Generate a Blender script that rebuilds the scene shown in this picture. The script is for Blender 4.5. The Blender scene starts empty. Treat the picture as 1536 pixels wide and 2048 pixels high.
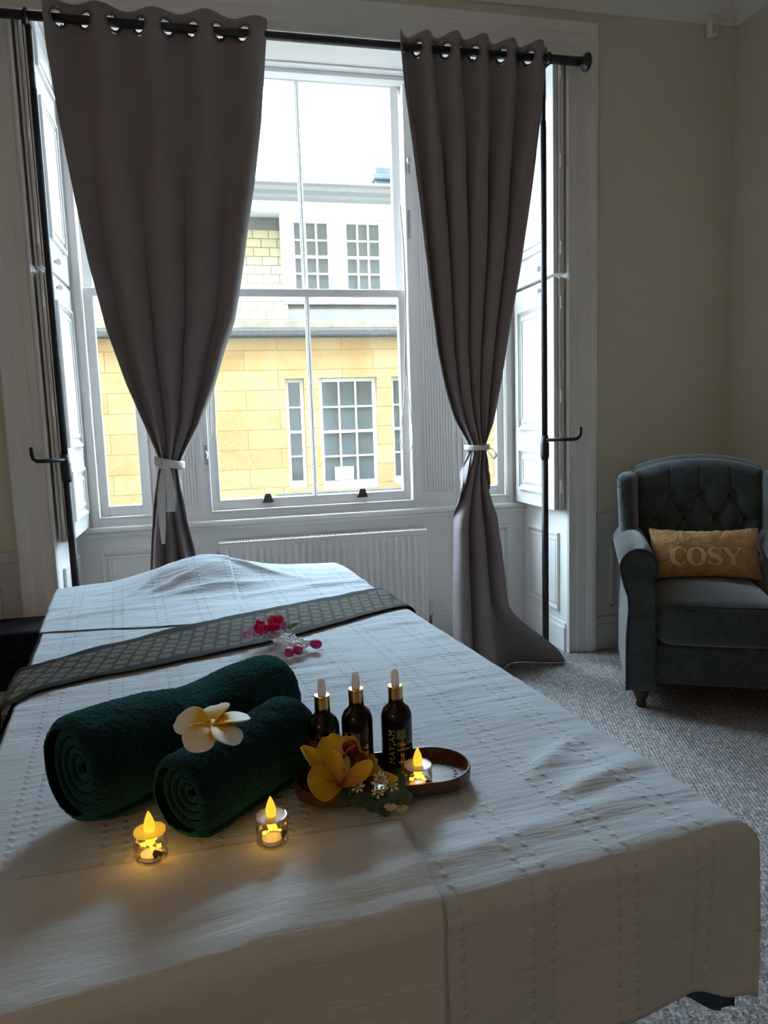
import bpy, bmesh, math, random
from mathutils import Vector, Matrix, noise
import numpy as np

random.seed(7)
PI = math.pi
sc = bpy.context.scene
col = sc.collection

# ------------------------------------------------------------------ camera, calibrated from the vanishing points
F_PX, CX, CY, CAM_H = 1480.0, 768.0, 1024.0, 1.2
_v = Vector((1150 - CX, 12800 - CY, F_PX)).normalized()
_h = Vector((7200 - CX, 650 - CY, F_PX)); _h = (_h - _v * _h.dot(_v)).normalized()
_y = _v.cross(_h)
if _y.z < 0: _y = -_y
RW = Matrix((_h, _y, -_v))                     # image frame (x right, y down, z forward) -> world
CAMP = Vector((0, 0, CAM_H))
def ray(px, py): return RW @ Vector(((px - CX) / F_PX, (py - CY) / F_PX, 1.0))
def at_y(px, py, y): d = ray(px, py); return CAMP + d * ((y - CAMP.y) / d.y)
def at_z(px, py, z): d = ray(px, py); return CAMP + d * ((z - CAMP.z) / d.z)
cam_d = bpy.data.cameras.new('camera'); cam = bpy.data.objects.new('camera', cam_d); col.objects.link(cam)
cam_d.sensor_fit = 'VERTICAL'; cam_d.sensor_height = 24.0; cam_d.lens = 24.0 * F_PX / 2048.0
cam_d.clip_start = 0.02; cam_d.clip_end = 200
M3 = RW @ Matrix(((1, 0, 0), (0, -1, 0), (0, 0, -1)))
cam.matrix_world = Matrix.Translation(CAMP) @ M3.to_4x4()
sc.camera = cam

# ------------------------------------------------------------------ light and exposure
sc.view_settings.view_transform = 'Standard'; sc.view_settings.look = 'None'
sc.view_settings.gamma = 1.0; sc.view_settings.use_curve_mapping = False
sc.view_settings.exposure = 0.0
SKY, SUN, FILL = 40.0, 3.0, 17.0
world = bpy.data.worlds.new('sky'); sc.world = world; world.use_nodes = True
_n = world.node_tree.nodes; _l = world.node_tree.links
bg = _n['Background']; bg.inputs['Color'].default_value = (0.63, 0.83, 1.0, 1); bg.inputs['Strength'].default_value = SKY
def light(name, kind, loc, energy, color, **kw):
    d = bpy.data.lights.new(name, kind); d.energy = energy; d.color = color
    for k, v in kw.items(): setattr(d, k, v)
    o = bpy.data.objects.new(name, d); o.location = loc; col.objects.link(o); return o
sun = light('sun', 'SUN', (0, -6, 12), SUN, (1.0, 0.93, 0.80), angle=0.01)
sun.rotation_euler = Vector((0.20, 0.38, -0.90)).to_track_quat('-Z', 'Y').to_euler()
for nm, x, w in (('left', -0.42, 0.36), ('centre', 0.52, 1.14), ('right', 1.46, 0.36)):
    p = light('daylight_portal_' + nm, 'AREA', (x, 3.99, 1.82), 1.0, (1, 1, 1), shape='RECTANGLE', size=w, size_y=2.2)
    p.data.cycles.is_portal = True
    p.rotation_euler = (-PI / 2, 0, 0)
light('warm_fill', 'POINT', (-1.9, -1.5, 1.9), FILL, (1.0, 0.66, 0.42), shadow_soft_size=0.25)  # added fill light without a fixture, warms the near side of the sheet

# ------------------------------------------------------------------ materials
MATS = {}
def mat(name, color, rough=0.6, metal=0.0, sheen=0.0, emit=None, emit_s=0.0, spec=0.5, trans=0.0, sss=0.0):
    m = bpy.data.materials.new(name); m.use_nodes = True
    b = m.node_tree.nodes['Principled BSDF']
    b.inputs['Base Color'].default_value = (*color, 1); b.inputs['Roughness'].default_value = rough
    b.inputs['Metallic'].default_value = metal; b.inputs['Sheen Weight'].default_value = sheen
    b.inputs['Specular IOR Level'].default_value = spec
    b.inputs['Transmission Weight'].default_value = trans
    if emit: b.inputs['Emission Color'].default_value = (*emit, 1); b.inputs['Emission Strength'].default_value = emit_s
    MATS[name] = m; return m
class NT:
    def __init__(s, m): s.nt = m.node_tree; s.b = s.nt.nodes.get('Principled BSDF'); s.out = s.nt.nodes['Material Output']
    def n(s, t, **kw):
        x = s.nt.nodes.new(t)
        for k, v in kw.items(): setattr(x, k, v)
        return x
    def l(s, a, b): s.nt.links.new(a, b)
    def val(s, sock, v):
        if isinstance(v, (int, float)): sock.default_value = v
        else: s.l(v, sock)
    def math(s, op, a, b=0.0, c=0.0):
        x = s.n('ShaderNodeMath', operation=op)
        for i, q in enumerate((a, b, c)): s.val(x.inputs[i], q)
        return x.outputs[0]
    def coord(s, kind='Object', scale=(1, 1, 1), rot=(0, 0, 0)):
        tc = s.n('ShaderNodeTexCoord'); mp = s.n('ShaderNodeMapping')
        mp.inputs['Scale'].default_value = scale; mp.inputs['Rotation'].default_value = rot
        s.l(tc.outputs[kind], mp.inputs['Vector']); return mp.outputs['Vector']
    def noise(s, vec, scale, detail=3, rough=0.5):
        x = s.n('ShaderNodeTexNoise'); x.inputs['Scale'].default_value = scale
        x.inputs['Detail'].default_value = detail; x.inputs['Roughness'].default_value = rough
        s.l(vec, x.inputs['Vector']); return x.outputs['Fac']
    def ramp(s, fac, stops):
        x = s.n('ShaderNodeValToRGB'); e = x.color_ramp.elements
        while len(e) < len(stops): e.new(0.5)
        for i, (p, c) in enumerate(stops): e[i].position = p; e[i].color = (*c, 1)
        s.l(fac, x.inputs['Fac']); return x.outputs['Color']
    def mix(s, fac, a, b, blend='MIX'):
        x = s.n('ShaderNodeMix', data_type='RGBA', blend_type=blend)
        s.val(x.inputs[0], fac)
        for i, q in ((6, a), (7, b)):
            if isinstance(q, tuple): x.inputs[i].default_value = (*q, 1)
            else: s.l(q, x.inputs[i])
        return x.outputs[2]
    def bump(s, h, strength=0.3, dist=0.01, normal=None):
        x = s.n('ShaderNodeBump'); x.inputs['Strength'].default_value = strength; x.inputs['Distance'].default_value = dist
        s.l(h, x.inputs['Height'])
        if normal is not None: s.l(normal, x.inputs['Normal'])
        s.l(x.outputs['Normal'], s.b.inputs['Normal']); return x.outputs['Normal']
    def base(s, c): s.l(c, s.b.inputs['Base Color'])

def simple_noise_mat(name, c1, c2, scale, rough=0.6, bump=0.0, bscale=None, sheen=0.0, stretch=(1, 1, 1), dist=0.01, spec=0.5):
    m = mat(name, c1, rough, sheen=sheen, spec=spec); t = NT(m); v = t.coord('Object', stretch)
    t.base(t.ramp(t.noise(v, scale, 4), [(0.35, c1), (0.65, c2)]))
    if bump: t.bump(t.noise(v, bscale or scale * 4, 3), bump, dist)
    return m
paint = simple_noise_mat('white_gloss_paint', (0.83, 0.81, 0.78), (0.87, 0.85, 0.82), 1.5, 0.35, 0.03, 9)
plaster = simple_noise_mat('cream_wall_paint', (0.67, 0.635, 0.525), (0.71, 0.67, 0.555), 0.8, 0.75, 0.05, 60, dist=0.003)
ceil_m = simple_noise_mat('ceiling_paint', (0.80, 0.79, 0.74), (0.84, 0.83, 0.78), 0.8, 0.8)
dado_m = simple_noise_mat('dado_paint', (0.56, 0.56, 0.55), (0.60, 0.60, 0.59), 1.2, 0.45)
black_metal = mat('black_powder_coat', (0.012, 0.013, 0.015), 0.42)
steel = mat('brushed_steel', (0.55, 0.55, 0.56), 0.28, 1.0)
bronze = mat('dark_bronze', (0.10, 0.085, 0.075), 0.4, 0.7)
eyelet_m = mat('eyelet_metal', (0.22, 0.20, 0.20), 0.35, 0.9)
gap_m = mat('dark_seam', (0.03, 0.03, 0.03), 0.9)

# carpet: ribbed loop pile with grey, brown and pale flecks
carpet = mat('carpet', (0.2, 0.2, 0.2), 0.95, sheen=0.15, spec=0.1); t = NT(carpet); v = t.coord('Object', (1, 1, 1), (0, 0, 0.35))
n1 = t.noise(v, 210, 2, 0.7); vor = t.n('ShaderNodeTexVoronoi'); vor.inputs['Scale'].default_value = 120; t.l(v, vor.inputs['Vector'])
c1 = t.ramp(vor.outputs['Color'], [(0.15, (0.06, 0.052, 0.05)), (0.5, (0.25, 0.23, 0.22)), (0.85, (0.60, 0.57, 0.55))])
t.base(t.mix(0.5, c1, t.ramp(n1, [(0.3, (0.07, 0.06, 0.055)), (0.7, (0.46, 0.43, 0.42))])))
wv = t.n('ShaderNodeTexWave', wave_type='BANDS', bands_direction='X'); wv.inputs['Scale'].default_value = 26; wv.inputs['Distortion'].default_value = 1.2; wv.inputs['Detail Scale'].default_value = 6
t.l(v, wv.inputs['Vector'])
t.bump(t.math('ADD', t.math('MULTIPLY', wv.outputs['Fac'], 0.5), n1), 0.9, 0.006)

# clear panes: mostly see-through with a faint reflection and a little grime
glass = bpy.data.materials.new('window_glass'); glass.use_nodes = True; t = NT(glass); t.nt.nodes.remove(t.b)
tr = t.n('ShaderNodeBsdfTransparent'); gl = t.n('ShaderNodeBsdfGlossy'); gl.inputs['Roughness'].default_value = 0.02
df = t.n('ShaderNodeBsdfTranslucent'); df.inputs['Color'].default_value = (0.9, 0.93, 0.95, 1)
m1 = t.n('ShaderNodeMixShader'); m2 = t.n('ShaderNodeMixShader'); m1.inputs[0].default_value = 0.05
gv = t.coord('Object', (1, 1, 1)); gn = t.noise(gv, 55, 5, 0.7)
t.l(t.math('MULTIPLY', t.math('MULTIPLY', gn, gn), 0.010), m2.inputs[0])
t.l(tr.outputs[0], m1.inputs[1]); t.l(gl.outputs[0], m1.inputs[2])
t.l(m1.outputs[0], m2.inputs[1]); t.l(df.outputs[0], m2.inputs[2]); t.l(m2.outputs[0], t.out.inputs['Surface'])

def uv_of(t): return t.n('ShaderNodeUVMap').outputs['UV']
# white cotton with pairs of drawn-thread stitch lines running along the bed (UV is in metres)
def linen(name, c, stitches=True):
    m = mat(name, c, 0.75, sheen=0.1, spec=0.2); t = NT(m); uv = uv_of(t)
    sp = t.n('ShaderNodeSeparateXYZ'); t.l(uv, sp.inputs[0]); s, tt = sp.outputs[0], sp.outputs[1]
    mp = t.n('ShaderNodeMapping'); mp.inputs['Scale'].default_value = (9, 70, 1); t.l(uv, mp.inputs['Vector'])
    w = t.noise(mp.outputs['Vector'], 1.0, 3, 0.6)
    mp2 = t.n('ShaderNodeMapping'); mp2.inputs['Scale'].default_value = (14, 22, 1); t.l(uv, mp2.inputs['Vector'])
    w2 = t.noise(mp2.outputs['Vector'], 1.0, 4, 0.6)
    hgt = t.math('ADD', t.math('MULTIPLY', w, 0.8), t.math('MULTIPLY', w2, 0.75))
    if stitches:
        ph = t.math('PINGPONG', t.math('ADD', s, 10 * 0.108 + 0.0525 + 0.054), 0.054)     # 0 at mid between pairs .. 0.054 on pair centre
        d = t.math('ABSOLUTE', t.math('SUBTRACT', t.math('SUBTRACT', 0.054, ph), 0.012))
        line = t.math('SUBTRACT', 1.0, t.math('MINIMUM', t.math('DIVIDE', d, 0.0045), 1.0))
        row = t.math('SINE', t.math('MULTIPLY', t.math('ADD', tt, t.math('MULTIPLY', w2, 0.006)), 2 * PI / 0.017))
        dash = t.math('MULTIPLY', line, t.math('MAXIMUM', row, -0.2))
        pk = t.math('SUBTRACT', 1.0, t.math('MINIMUM', t.math('DIVIDE', d, 0.022), 1.0))
        hgt = t.math('ADD', hgt, t.math('ADD', t.math('MULTIPLY', dash, 0.55), t.math('MULTIPLY', t.math('MULTIPLY', pk, row), 0.06)))
        hole = t.math('MULTIPLY', line, t.math('GREATER_THAN', t.math('MULTIPLY', row, -1.0), 0.75))
        t.base(t.mix(t.math('MULTIPLY', hole, 0.5), c, (c[0] * .5, c[1] * .5, c[2] * .5)))
    t.bump(hgt, 0.55, 0.006)
    return m
sheet_m = linen('white_sheet_cotton', (0.61, 0.675, 0.735))
plain_m = linen('white_plain_cotton', (0.665, 0.70, 0.73), False)

# curtains: heavy mink cloth with a fine weave
curt_m = mat('mink_curtain_cloth', (0.31, 0.25, 0.25), 0.62, sheen=0.25, spec=0.3); t = NT(curt_m); v = t.coord('Object')
nz = t.noise(v, 700, 2); t.bump(t.math('ADD', nz, t.math('MULTIPLY', t.noise(v, 14, 3), 3.0)), 0.12, 0.003)
t.base(t.ramp(t.noise(v, 5, 2), [(0.3, (0.265, 0.22, 0.225)), (0.7, (0.30, 0.25, 0.255))]))
ribbon_m = simple_noise_mat('white_ribbon', (0.78, 0.78, 0.78), (0.83, 0.83, 0.83), 20, 0.6)

# terry cloth
terry = mat('dark_green_terry', (0.006, 0.035, 0.036), 0.95, sheen=0.6, spec=0.1); t = NT(terry)
t.b.inputs['Sheen Tint'].default_value = (0.10, 0.50, 0.55, 1); t.b.inputs['Sheen Roughness'].default_value = 0.5
v = t.coord('Object'); tn = t.noise(v, 330, 3, 0.7); t.base(t.ramp(tn, [(0.3, (0.0010, 0.004, 0.006)), (0.72, (0.004, 0.023, 0.030))])); t.bump(tn, 1.0, 0.004)

uphol = mat('teal_grey_chenille', (0.04, 0.05, 0.055), 0.85, sheen=0.5, spec=0.15); t = NT(uphol); v = t.coord('Object')
un = t.noise(v, 130, 4, 0.75); un2 = t.noise(v, 16, 4, 0.7)
t.base(t.ramp(t.math('ADD', t.math('MULTIPLY', un, 0.55), t.math('MULTIPLY', un2, 0.45)), [(0.36, (0.020, 0.032, 0.037)), (0.62, (0.076, 0.094, 0.097))])); t.bump(un, 0.35, 0.002)
uphol_d = mat('upholstery_piping', (0.014, 0.02, 0.024), 0.8, sheen=0.2)
dark_wood = simple_noise_mat('dark_turned_wood', (0.035, 0.014, 0.010), (0.06, 0.025, 0.017), 12, 0.3)
fur = mat('tan_plush', (0.36, 0.19, 0.06), 0.95, sheen=0.6, spec=0.1); t = NT(fur); v = t.coord('Object', (1, 1, 1)); fn = t.noise(v, 160, 4, 0.75)
t.base(t.ramp(t.math('ADD', t.math('MULTIPLY', fn, 0.5), t.math('MULTIPLY', t.noise(v, 22, 3), 0.5)), [(0.33, (0.44, 0.23, 0.06)), (0.6, (0.84, 0.52, 0.22))])); t.bump(fn, 0.8, 0.005)
letter_m = simple_noise_mat('smooth_tan_satin', (0.88, 0.70, 0.38), (0.93, 0.77, 0.45), 30, 0.5, sheen=0.2)

tray_m = mat('walnut', (0.07, 0.028, 0.014), 0.38); t = NT(tray_m); v = t.coord('Object', (14, 120, 30)); wn = t.noise(v, 1.0, 5, 0.6)
t.base(t.ramp(wn, [(0.3, (0.035, 0.013, 0.007)), (0.5, (0.085, 0.036, 0.018)), (0.7, (0.15, 0.072, 0.038))])); t.bump(wn, 0.15, 0.002)
dot_m = mat('burnt_dots', (0.008, 0.005, 0.004), 0.7)
bottle_m = mat('dark_bottle_glass', (0.004, 0.003, 0.003), 0.06, spec=0.35)
gold = mat('gold_collar', (0.85, 0.50, 0.20), 0.22, 1.0)
rubber = mat('white_rubber', (0.90, 0.84, 0.82), 0.5)
t = NT(rubber); t.nt.nodes.remove(t.b); _d = t.n('ShaderNodeBsdfDiffuse'); _t = t.n('ShaderNodeBsdfTranslucent'); _m = t.n('ShaderNodeMixShader'); _m.inputs[0].default_value = .55
for _q in (_d, _t): _q.inputs['Color'].default_value = (.92, .87, .85, 1)
t.l(_d.outputs[0], _m.inputs[1]); t.l(_t.outputs[0], _m.inputs[2]); t.l(_m.outputs[0], t.out.inputs['Surface'])
print_gold = mat('gold_print', (0.60, 0.45, 0.26), 0.4, 0.3)
sq_green = mat('green_print', (0.06, 0.13, 0.03), 0.5); sq_grey = mat('sage_print', (0.14, 0.19, 0.14), 0.5); sq_brown = mat('plum_print', (0.10, 0.04, 0.06), 0.5)
band_m = mat('dark_green_print', (0.012, 0.022, 0.012), 0.4)

runner_m = mat('brocade', (0.02, 0.03, 0.03), 0.75, spec=0.08); t = NT(runner_m); uv = uv_of(t)
br = t.n('ShaderNodeTexBrick'); br.offset = 0.5; br.inputs['Scale'].default_value = 1.0
br.inputs['Brick Width'].default_value = 0.024; br.inputs['Row Height'].default_value = 0.029; br.inputs['Mortar Size'].default_value = 0.0042; br.inputs['Mortar Smooth'].default_value = 0.3
br.inputs['Color1'].default_value = (0.15, 0.27, 0.38, 1); br.inputs['Color2'].default_value = (0.30, 0.31, 0.16, 1); br.inputs['Mortar'].default_value = (0.018, 0.015, 0.010, 1); br.inputs['Bias'].default_value = -0.2
mpb = t.n('ShaderNodeMapping'); mpb.inputs['Rotation'].default_value = (0, 0, PI / 2 + .30); t.l(uv, mpb.inputs['Vector']); t.l(mpb.outputs['Vector'], br.inputs['Vector'])
mpn = t.n('ShaderNodeMapping'); mpn.inputs['Scale'].default_value = (1, 1, 1); t.l(uv, mpn.inputs['Vector'])
spk = t.noise(mpn.outputs['Vector'], 420, 2, 0.8)
spkc = t.ramp(spk, [(0.42, (0.02, 0.02, 0.02)), (0.62, (1.0, 0.95, 0.8))])
body = t.mix(0.9, br.outputs['Color'], spkc, 'MULTIPLY')
sp = t.n('ShaderNodeSeparateXYZ'); t.l(uv, sp.inputs[0])
edge = t.math('GREATER_THAN', t.math('ABSOLUTE', t.math('SUBTRACT', sp.outputs[1], 0.5)), 0.060)
mpv = t.mix(edge, t.mix(0.25, body, (0.16, 0.08, 0.03)), t.ramp(spk, [(0.5, (0.004, 0.006, 0.007)), (0.75, (0.04, 0.04, 0.022))]))
t.base(mpv); t.bump(spk, 0.3, 0.001)
navy_m = mat('navy_gold_cloth', (0.008, 0.016, 0.04), 0.5); t = NT(navy_m); uv = uv_of(t)
mpn = t.n('ShaderNodeMapping'); mpn.inputs['Scale'].default_value = (30, 55, 1); mpn.inputs['Rotation'].default_value = (0, 0, 0.5); t.l(uv, mpn.inputs['Vector'])
nn = t.noise(mpn.outputs['Vector'], 1.0, 3, 0.6)
t.base(t.ramp(nn, [(0.40, (0.006, 0.012, 0.028)), (0.52, (0.014, 0.05, 0.10)), (0.60, (0.016, 0.045, 0.08)), (0.66, (0.42, 0.32, 0.12))]))
mattress_m = mat('black_vinyl', (0.012, 0.012, 0.014), 0.45)
bed_wood = simple_noise_mat('dark_bed_wood', (0.03, 0.014, 0.010), (0.055, 0.026, 0.018), 10, 0.4, stretch=(8, 8, 1))
leather = simple_noise_mat('black_leather', (0.004, 0.004, 0.006), (0.007, 0.007, 0.009), 20, 0.7, 0.3, 140, dist=0.002, spec=0.12)

# flowers
fr_m = mat('foam_petal', (0.86, 0.84, 0.76), 0.55); t = NT(fr_m); uv = uv_of(t); sp = t.n('ShaderNodeSeparateXYZ'); t.l(uv, sp.inputs[0])
t.base(t.ramp(sp.outputs[0], [(0.0, (0.80, 0.42, 0.01)), (0.40, (0.84, 0.53, 0.02)), (0.60, (0.88, 0.83, 0.62)), (0.75, (0.88, 0.87, 0.82))]))
or_m = mat('orchid_petal', (0.72, 0.46, 0.02), 0.5, sheen=0.1); t = NT(or_m); uv = uv_of(t); sp = t.n('ShaderNodeSeparateXYZ'); t.l(uv, sp.inputs[0])
t.base(t.ramp(sp.outputs[0], [(0.0, (0.26, 0.06, 0.008)), (0.30, (0.50, 0.22, 0.01)), (0.65, (0.66, 0.39, 0.013)), (0.92, (0.72, 0.48, 0.02)), (1.0, (0.78, 0.58, 0.10))]))
lip_m = mat('orchid_lip', (0.40, 0.17, 0.03), 0.5); t = NT(lip_m); uv = uv_of(t); sp = t.n('ShaderNodeSeparateXYZ'); t.l(uv, sp.inputs[0])
t.base(t.ramp(sp.outputs[0], [(0.0, (0.10, 0.012, 0.008)), (0.6, (0.20, 0.025, 0.010)), (0.85, (0.34, 0.09, 0.015)), (1.0, (0.62, 0.32, 0.08))]))
col_m = mat('orchid_column', (0.62, 0.40, 0.10), 0.5)
leaf_m = simple_noise_mat('grey_green_leaf', (0.045, 0.085, 0.050), (0.09, 0.14, 0.085), 60, 0.6)
leaf2_m = mat('bright_green_leaf', (0.05, 0.26, 0.03), 0.4)
bud_m = mat('cream_buds', (0.75, 0.72, 0.55), 0.5); wht_m = mat('jasmine_white', (0.85, 0.86, 0.88), 0.4)
pink_m = mat('hot_pink_petal', (0.75, 0.015, 0.16), 0.5); rose_m = mat('rosebud_pink', (0.55, 0.03, 0.18), 0.5); lilac_m = mat('lilac_petal', (0.62, 0.40, 0.68), 0.5)

# LED tea lights
clear = bpy.data.materials.new('clear_acrylic'); clear.use_nodes = True; t = NT(clear); t.nt.nodes.remove(t.b)
tr = t.n('ShaderNodeBsdfTransparent'); tr.inputs['Color'].default_value = (0.93, 0.93, 0.93, 1); gl = t.n('ShaderNodeBsdfGlossy'); gl.inputs['Roughness'].default_value = 0.06
fz = t.n('ShaderNodeLayerWeight'); fz.inputs['Blend'].default_value = 0.35; m1 = t.n('ShaderNodeMixShader')
t.l(t.math('ADD', t.math('MULTIPLY', fz.outputs['Fresnel'], 0.7), 0.06), m1.inputs[0]); t.l(tr.outputs[0], m1.inputs[1]); t.l(gl.outputs[0], m1.inputs[2]); t.l(m1.outputs[0], t.out.inputs['Surface'])
disc_m = mat('frosted_disc', (0.78, 0.78, 0.82), 0.35)
flame_m = mat('lit_flame', (0.9, 0.5, 0.05), 0.2, emit=(1.0, 0.50, 0.03), emit_s=1.3)
glow_m = mat('lit_core', (0.9, 0.5, 0.05), 0.3, emit=(1.0, 0.50, 0.04), emit_s=2.2)
chip_m = mat('black_battery', (0.01, 0.01, 0.01), 0.4)

# outside
def brick_mat(name, c1, c2, mortar, bw, rh, ms, noise_c, rough=0.9, axis='XZ'):
    m = mat(name, c1, rough, spec=0.1); t = NT(m); tc = t.n('ShaderNodeTexCoord'); sp = t.n('ShaderNodeSeparateXYZ'); t.l(tc.outputs['Object'], sp.inputs[0])
    cb = t.n('ShaderNodeCombineXYZ'); t.l(sp.outputs[0], cb.inputs[0]); t.l(sp.outputs[2], cb.inputs[1])
    b = t.n('ShaderNodeTexBrick'); b.inputs['Scale'].default_value = 1; b.inputs['Brick Width'].default_value = bw; b.inputs['Row Height'].default_value = rh; b.inputs['Mortar Size'].default_value = ms
    b.inputs['Color1'].default_value = (*c1, 1); b.inputs['Color2'].default_value = (*c2, 1); b.inputs['Mortar'].default_value = (*mortar, 1); t.l(cb.outputs[0], b.inputs['Vector'])
    n1 = t.noise(cb.outputs[0], 2.2, 4, 0.65)
    t.base(t.mix(t.math('MULTIPLY', t.math('GREATER_THAN', 1.0, 0.0), 0.55), b.outputs['Color'], t.ramp(n1, noise_c), 'MULTIPLY'))
    t.bump(t.math('ADD', t.noise(cb.outputs[0], 26, 4, 0.7), t.math('MULTIPLY', b.outputs['Fac'], -0.8)), 0.6, 0.03)
    return m
stone = brick_mat('golden_sandstone', (0.305, 0.228, 0.13), (0.25, 0.18, 0.092), (0.17, 0.12, 0.058), 0.95, 0.285, 0.006, [(0.35, (0.95, 0.72, 0.42)), (0.55, (1.0, 1.0, 0.95))])
slate = brick_mat('pale_slate', (0.36, 0.34, 0.25), (0.30, 0.285, 0.205), (0.14, 0.13, 0.095), 0.235, 0.135, 0.008, [(0.3, (0.8, 0.8, 0.72)), (0.6, (1, 1, 1))])
lead = simple_noise_mat('lead_flashing', (0.055, 0.058, 0.060), (0.085, 0.088, 0.09), 3, 0.6)
dark_lead = simple_noise_mat('dark_gutter', (0.022, 0.025, 0.028), (0.045, 0.048, 0.052), 25, 0.7, 0.3, 40)
out_white = mat('outside_white_paint', (0.50, 0.49, 0.46), 0.6)
cornice_m = mat('outside_cornice_paint', (0.17, 0.18, 0.185), 0.6)
far_glass = mat('far_window_glass', (0.065, 0.085, 0.105), 0.08, spec=0.35)
chim_m = simple_noise_mat('chimney_stone', (0.04, 0.06, 0.09), (0.07, 0.09, 0.12), 6, 0.9)
asphalt = simple_noise_mat('asphalt', (0.10, 0.10, 0.10), (0.14, 0.14, 0.14), 8, 0.9)
card_m = mat('cream_card', (0.70, 0.62, 0.45), 0.8)
grey_blind = mat('grey_blind', (0.34, 0.36, 0.34), 0.8)

# ------------------------------------------------------------------ mesh helpers
class MB:
    def __init__(s): s.v = []; s.f = []; s.uv = None
    def add(s, vs, fs):
        b = len(s.v); s.v += [tuple(x) for x in vs]; s.f += [tuple(b + i for i in q) for q in fs]; return b
    def box(s, x0, x1, y0, y1, z0, z1):
        vs = [(x, y, z) for z in (z0, z1) for y in (y0, y1) for x in (x0, x1)]
        s.add(vs, [(0, 2, 3, 1), (4, 5, 7, 6), (0, 1, 5, 4), (2, 6, 7, 3), (0, 4, 6, 2), (1, 3, 7, 5)]); return s
    def obox(s, c, sz, M):                       # oriented box
        b = MB().box(-sz[0] / 2, sz[0] / 2, -sz[1] / 2, sz[1] / 2, -sz[2] / 2, sz[2] / 2)
        s.add([Vector(c) + M @ Vector(q) for q in b.v], b.f); return s
    def grid(s, P, nu, nv, closed_u=False, skip=None):
        b = len(s.v)
        for j in range(nv + 1):
            for i in range(nu + (0 if closed_u else 1)): s.v.append(tuple(P(i / nu, j / nv)))
        w = nu + (0 if closed_u else 1)
        for j in range(nv):
            for i in range(nu):
                if skip and skip((i + .5) / nu, (j + .5) / nv): continue
                i2 = (i + 1) % w if closed_u else i + 1
                s.f.append((b + j * w + i, b + j * w + i2, b + (j + 1) * w + i2, b + (j + 1) * w + i))
        return s
    def lathe(s, prof, n=32, c=(0, 0, 0), M=None, cap=True):
        c = Vector(c); b = len(s.v)
        for r, z in prof:
            for k in range(n):
                a = 2 * PI * k / n; q = Vector((r * math.cos(a), r * math.sin(a), z)); q = M @ q if M else q
                s.v.append(tuple(c + q))
        for j in range(len(prof) - 1):
            for k in range(n): s.f.append((b + j * n + k, b + j * n + (k + 1) % n, b + (j + 1) * n + (k + 1) % n, b + (j + 1) * n + k))
        if cap:
            s.f.append(tuple(b + k for k in range(n))[::-1]); m = b + (len(prof) - 1) * n; s.f.append(tuple(m + k for k in range(n)))
        return s
    def tube(s, pts, r, n=12, cap=True):
        pts = [Vector(p) for p in pts]; b = len(s.v); m = len(pts)
        rs = r if isinstance(r, (list, tuple)) else [r] * m
        t0 = (pts[1] - pts[0]).normalized(); up = Vector((0, 0, 1)) if abs(t0.z) < .9 else Vector((1, 0, 0))
        nx = t0.cross(up).normalized()
        for i, p in enumerate(pts):
            tg = (pts[min(i + 1, m - 1)] - pts[max(i - 1, 0)]).normalized()
            nx = (nx - tg * nx.dot(tg)).normalized(); ny = tg.cross(nx)
            for k in range(n):
                a = 2 * PI * k / n; s.v.append(tuple(p + (nx * math.cos(a) + ny * math.sin(a)) * rs[i]))
        for i in range(m - 1):
            for k in range(n): s.f.append((b + i * n + k, b + i * n + (k + 1) % n, b + (i + 1) * n + (k + 1) % n, b + (i + 1) * n + k))
        if cap: s.f.append(tuple(b + k for k in range(n))[::-1]); s.f.append(tuple(b + (m - 1) * n + k for k in range(n)))
        return s
    def prism(s, poly, axis, a0, a1):            # poly in the two other axes (in xyz order)
        n = len(poly)
        def mk(p, a): return {'x': (a, p[0], p[1]), 'y': (p[0], a, p[1]), 'z': (p[0], p[1], a)}[axis]
        s.add([mk(p, a0) for p in poly] + [mk(p, a1) for p in poly],
              [tuple(range(n))[::-1], tuple(range(n, 2 * n))] + [(k, (k + 1) % n, n + (k + 1) % n, n + k) for k in range(n)]); return s
    def ball(s, c, r, n=12, m=8, M=None):
        rr = r if isinstance(r, (tuple, list)) else (r, r, r)
        prof = []
        b = len(s.v); c = Vector(c)
        for j in range(m + 1):
            th = PI * j / m
            for k in range(n):
                a = 2 * PI * k / n; q = Vector((rr[0] * math.sin(th) * math.cos(a), rr[1] * math.sin(th) * math.sin(a), rr[2] * math.cos(th)))
                q = M @ q if M else q; s.v.append(tuple(c + q))
        for j in range(m):
            for k in range(n): s.f.append((b + j * n + k, b + (j + 1) * n + k, b + (j + 1) * n + (k + 1) % n, b + j * n + (k + 1) % n))
        return s
    def torus(s, c, R, r, M=None, n=28, m=8):
        c = Vector(c); b = len(s.v)
        for i in range(n):
            a = 2 * PI * i / n
            for k in range(m):
                e = 2 * PI * k / m; q = Vector(((R + r * math.cos(e)) * math.cos(a), (R + r * math.cos(e)) * math.sin(a), r * math.sin(e)))
                q = M @ q if M else q; s.v.append(tuple(c + q))
        for i in range(n):
            for k in range(m): s.f.append((b + i * m + k, b + ((i + 1) % n) * m + k, b + ((i + 1) % n) * m + (k + 1) % m, b + i * m + (k + 1) % m))
        return s
    def xf(s, M):
        s.v = [tuple(M @ Vector(q)) for q in s.v]; return s

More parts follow.
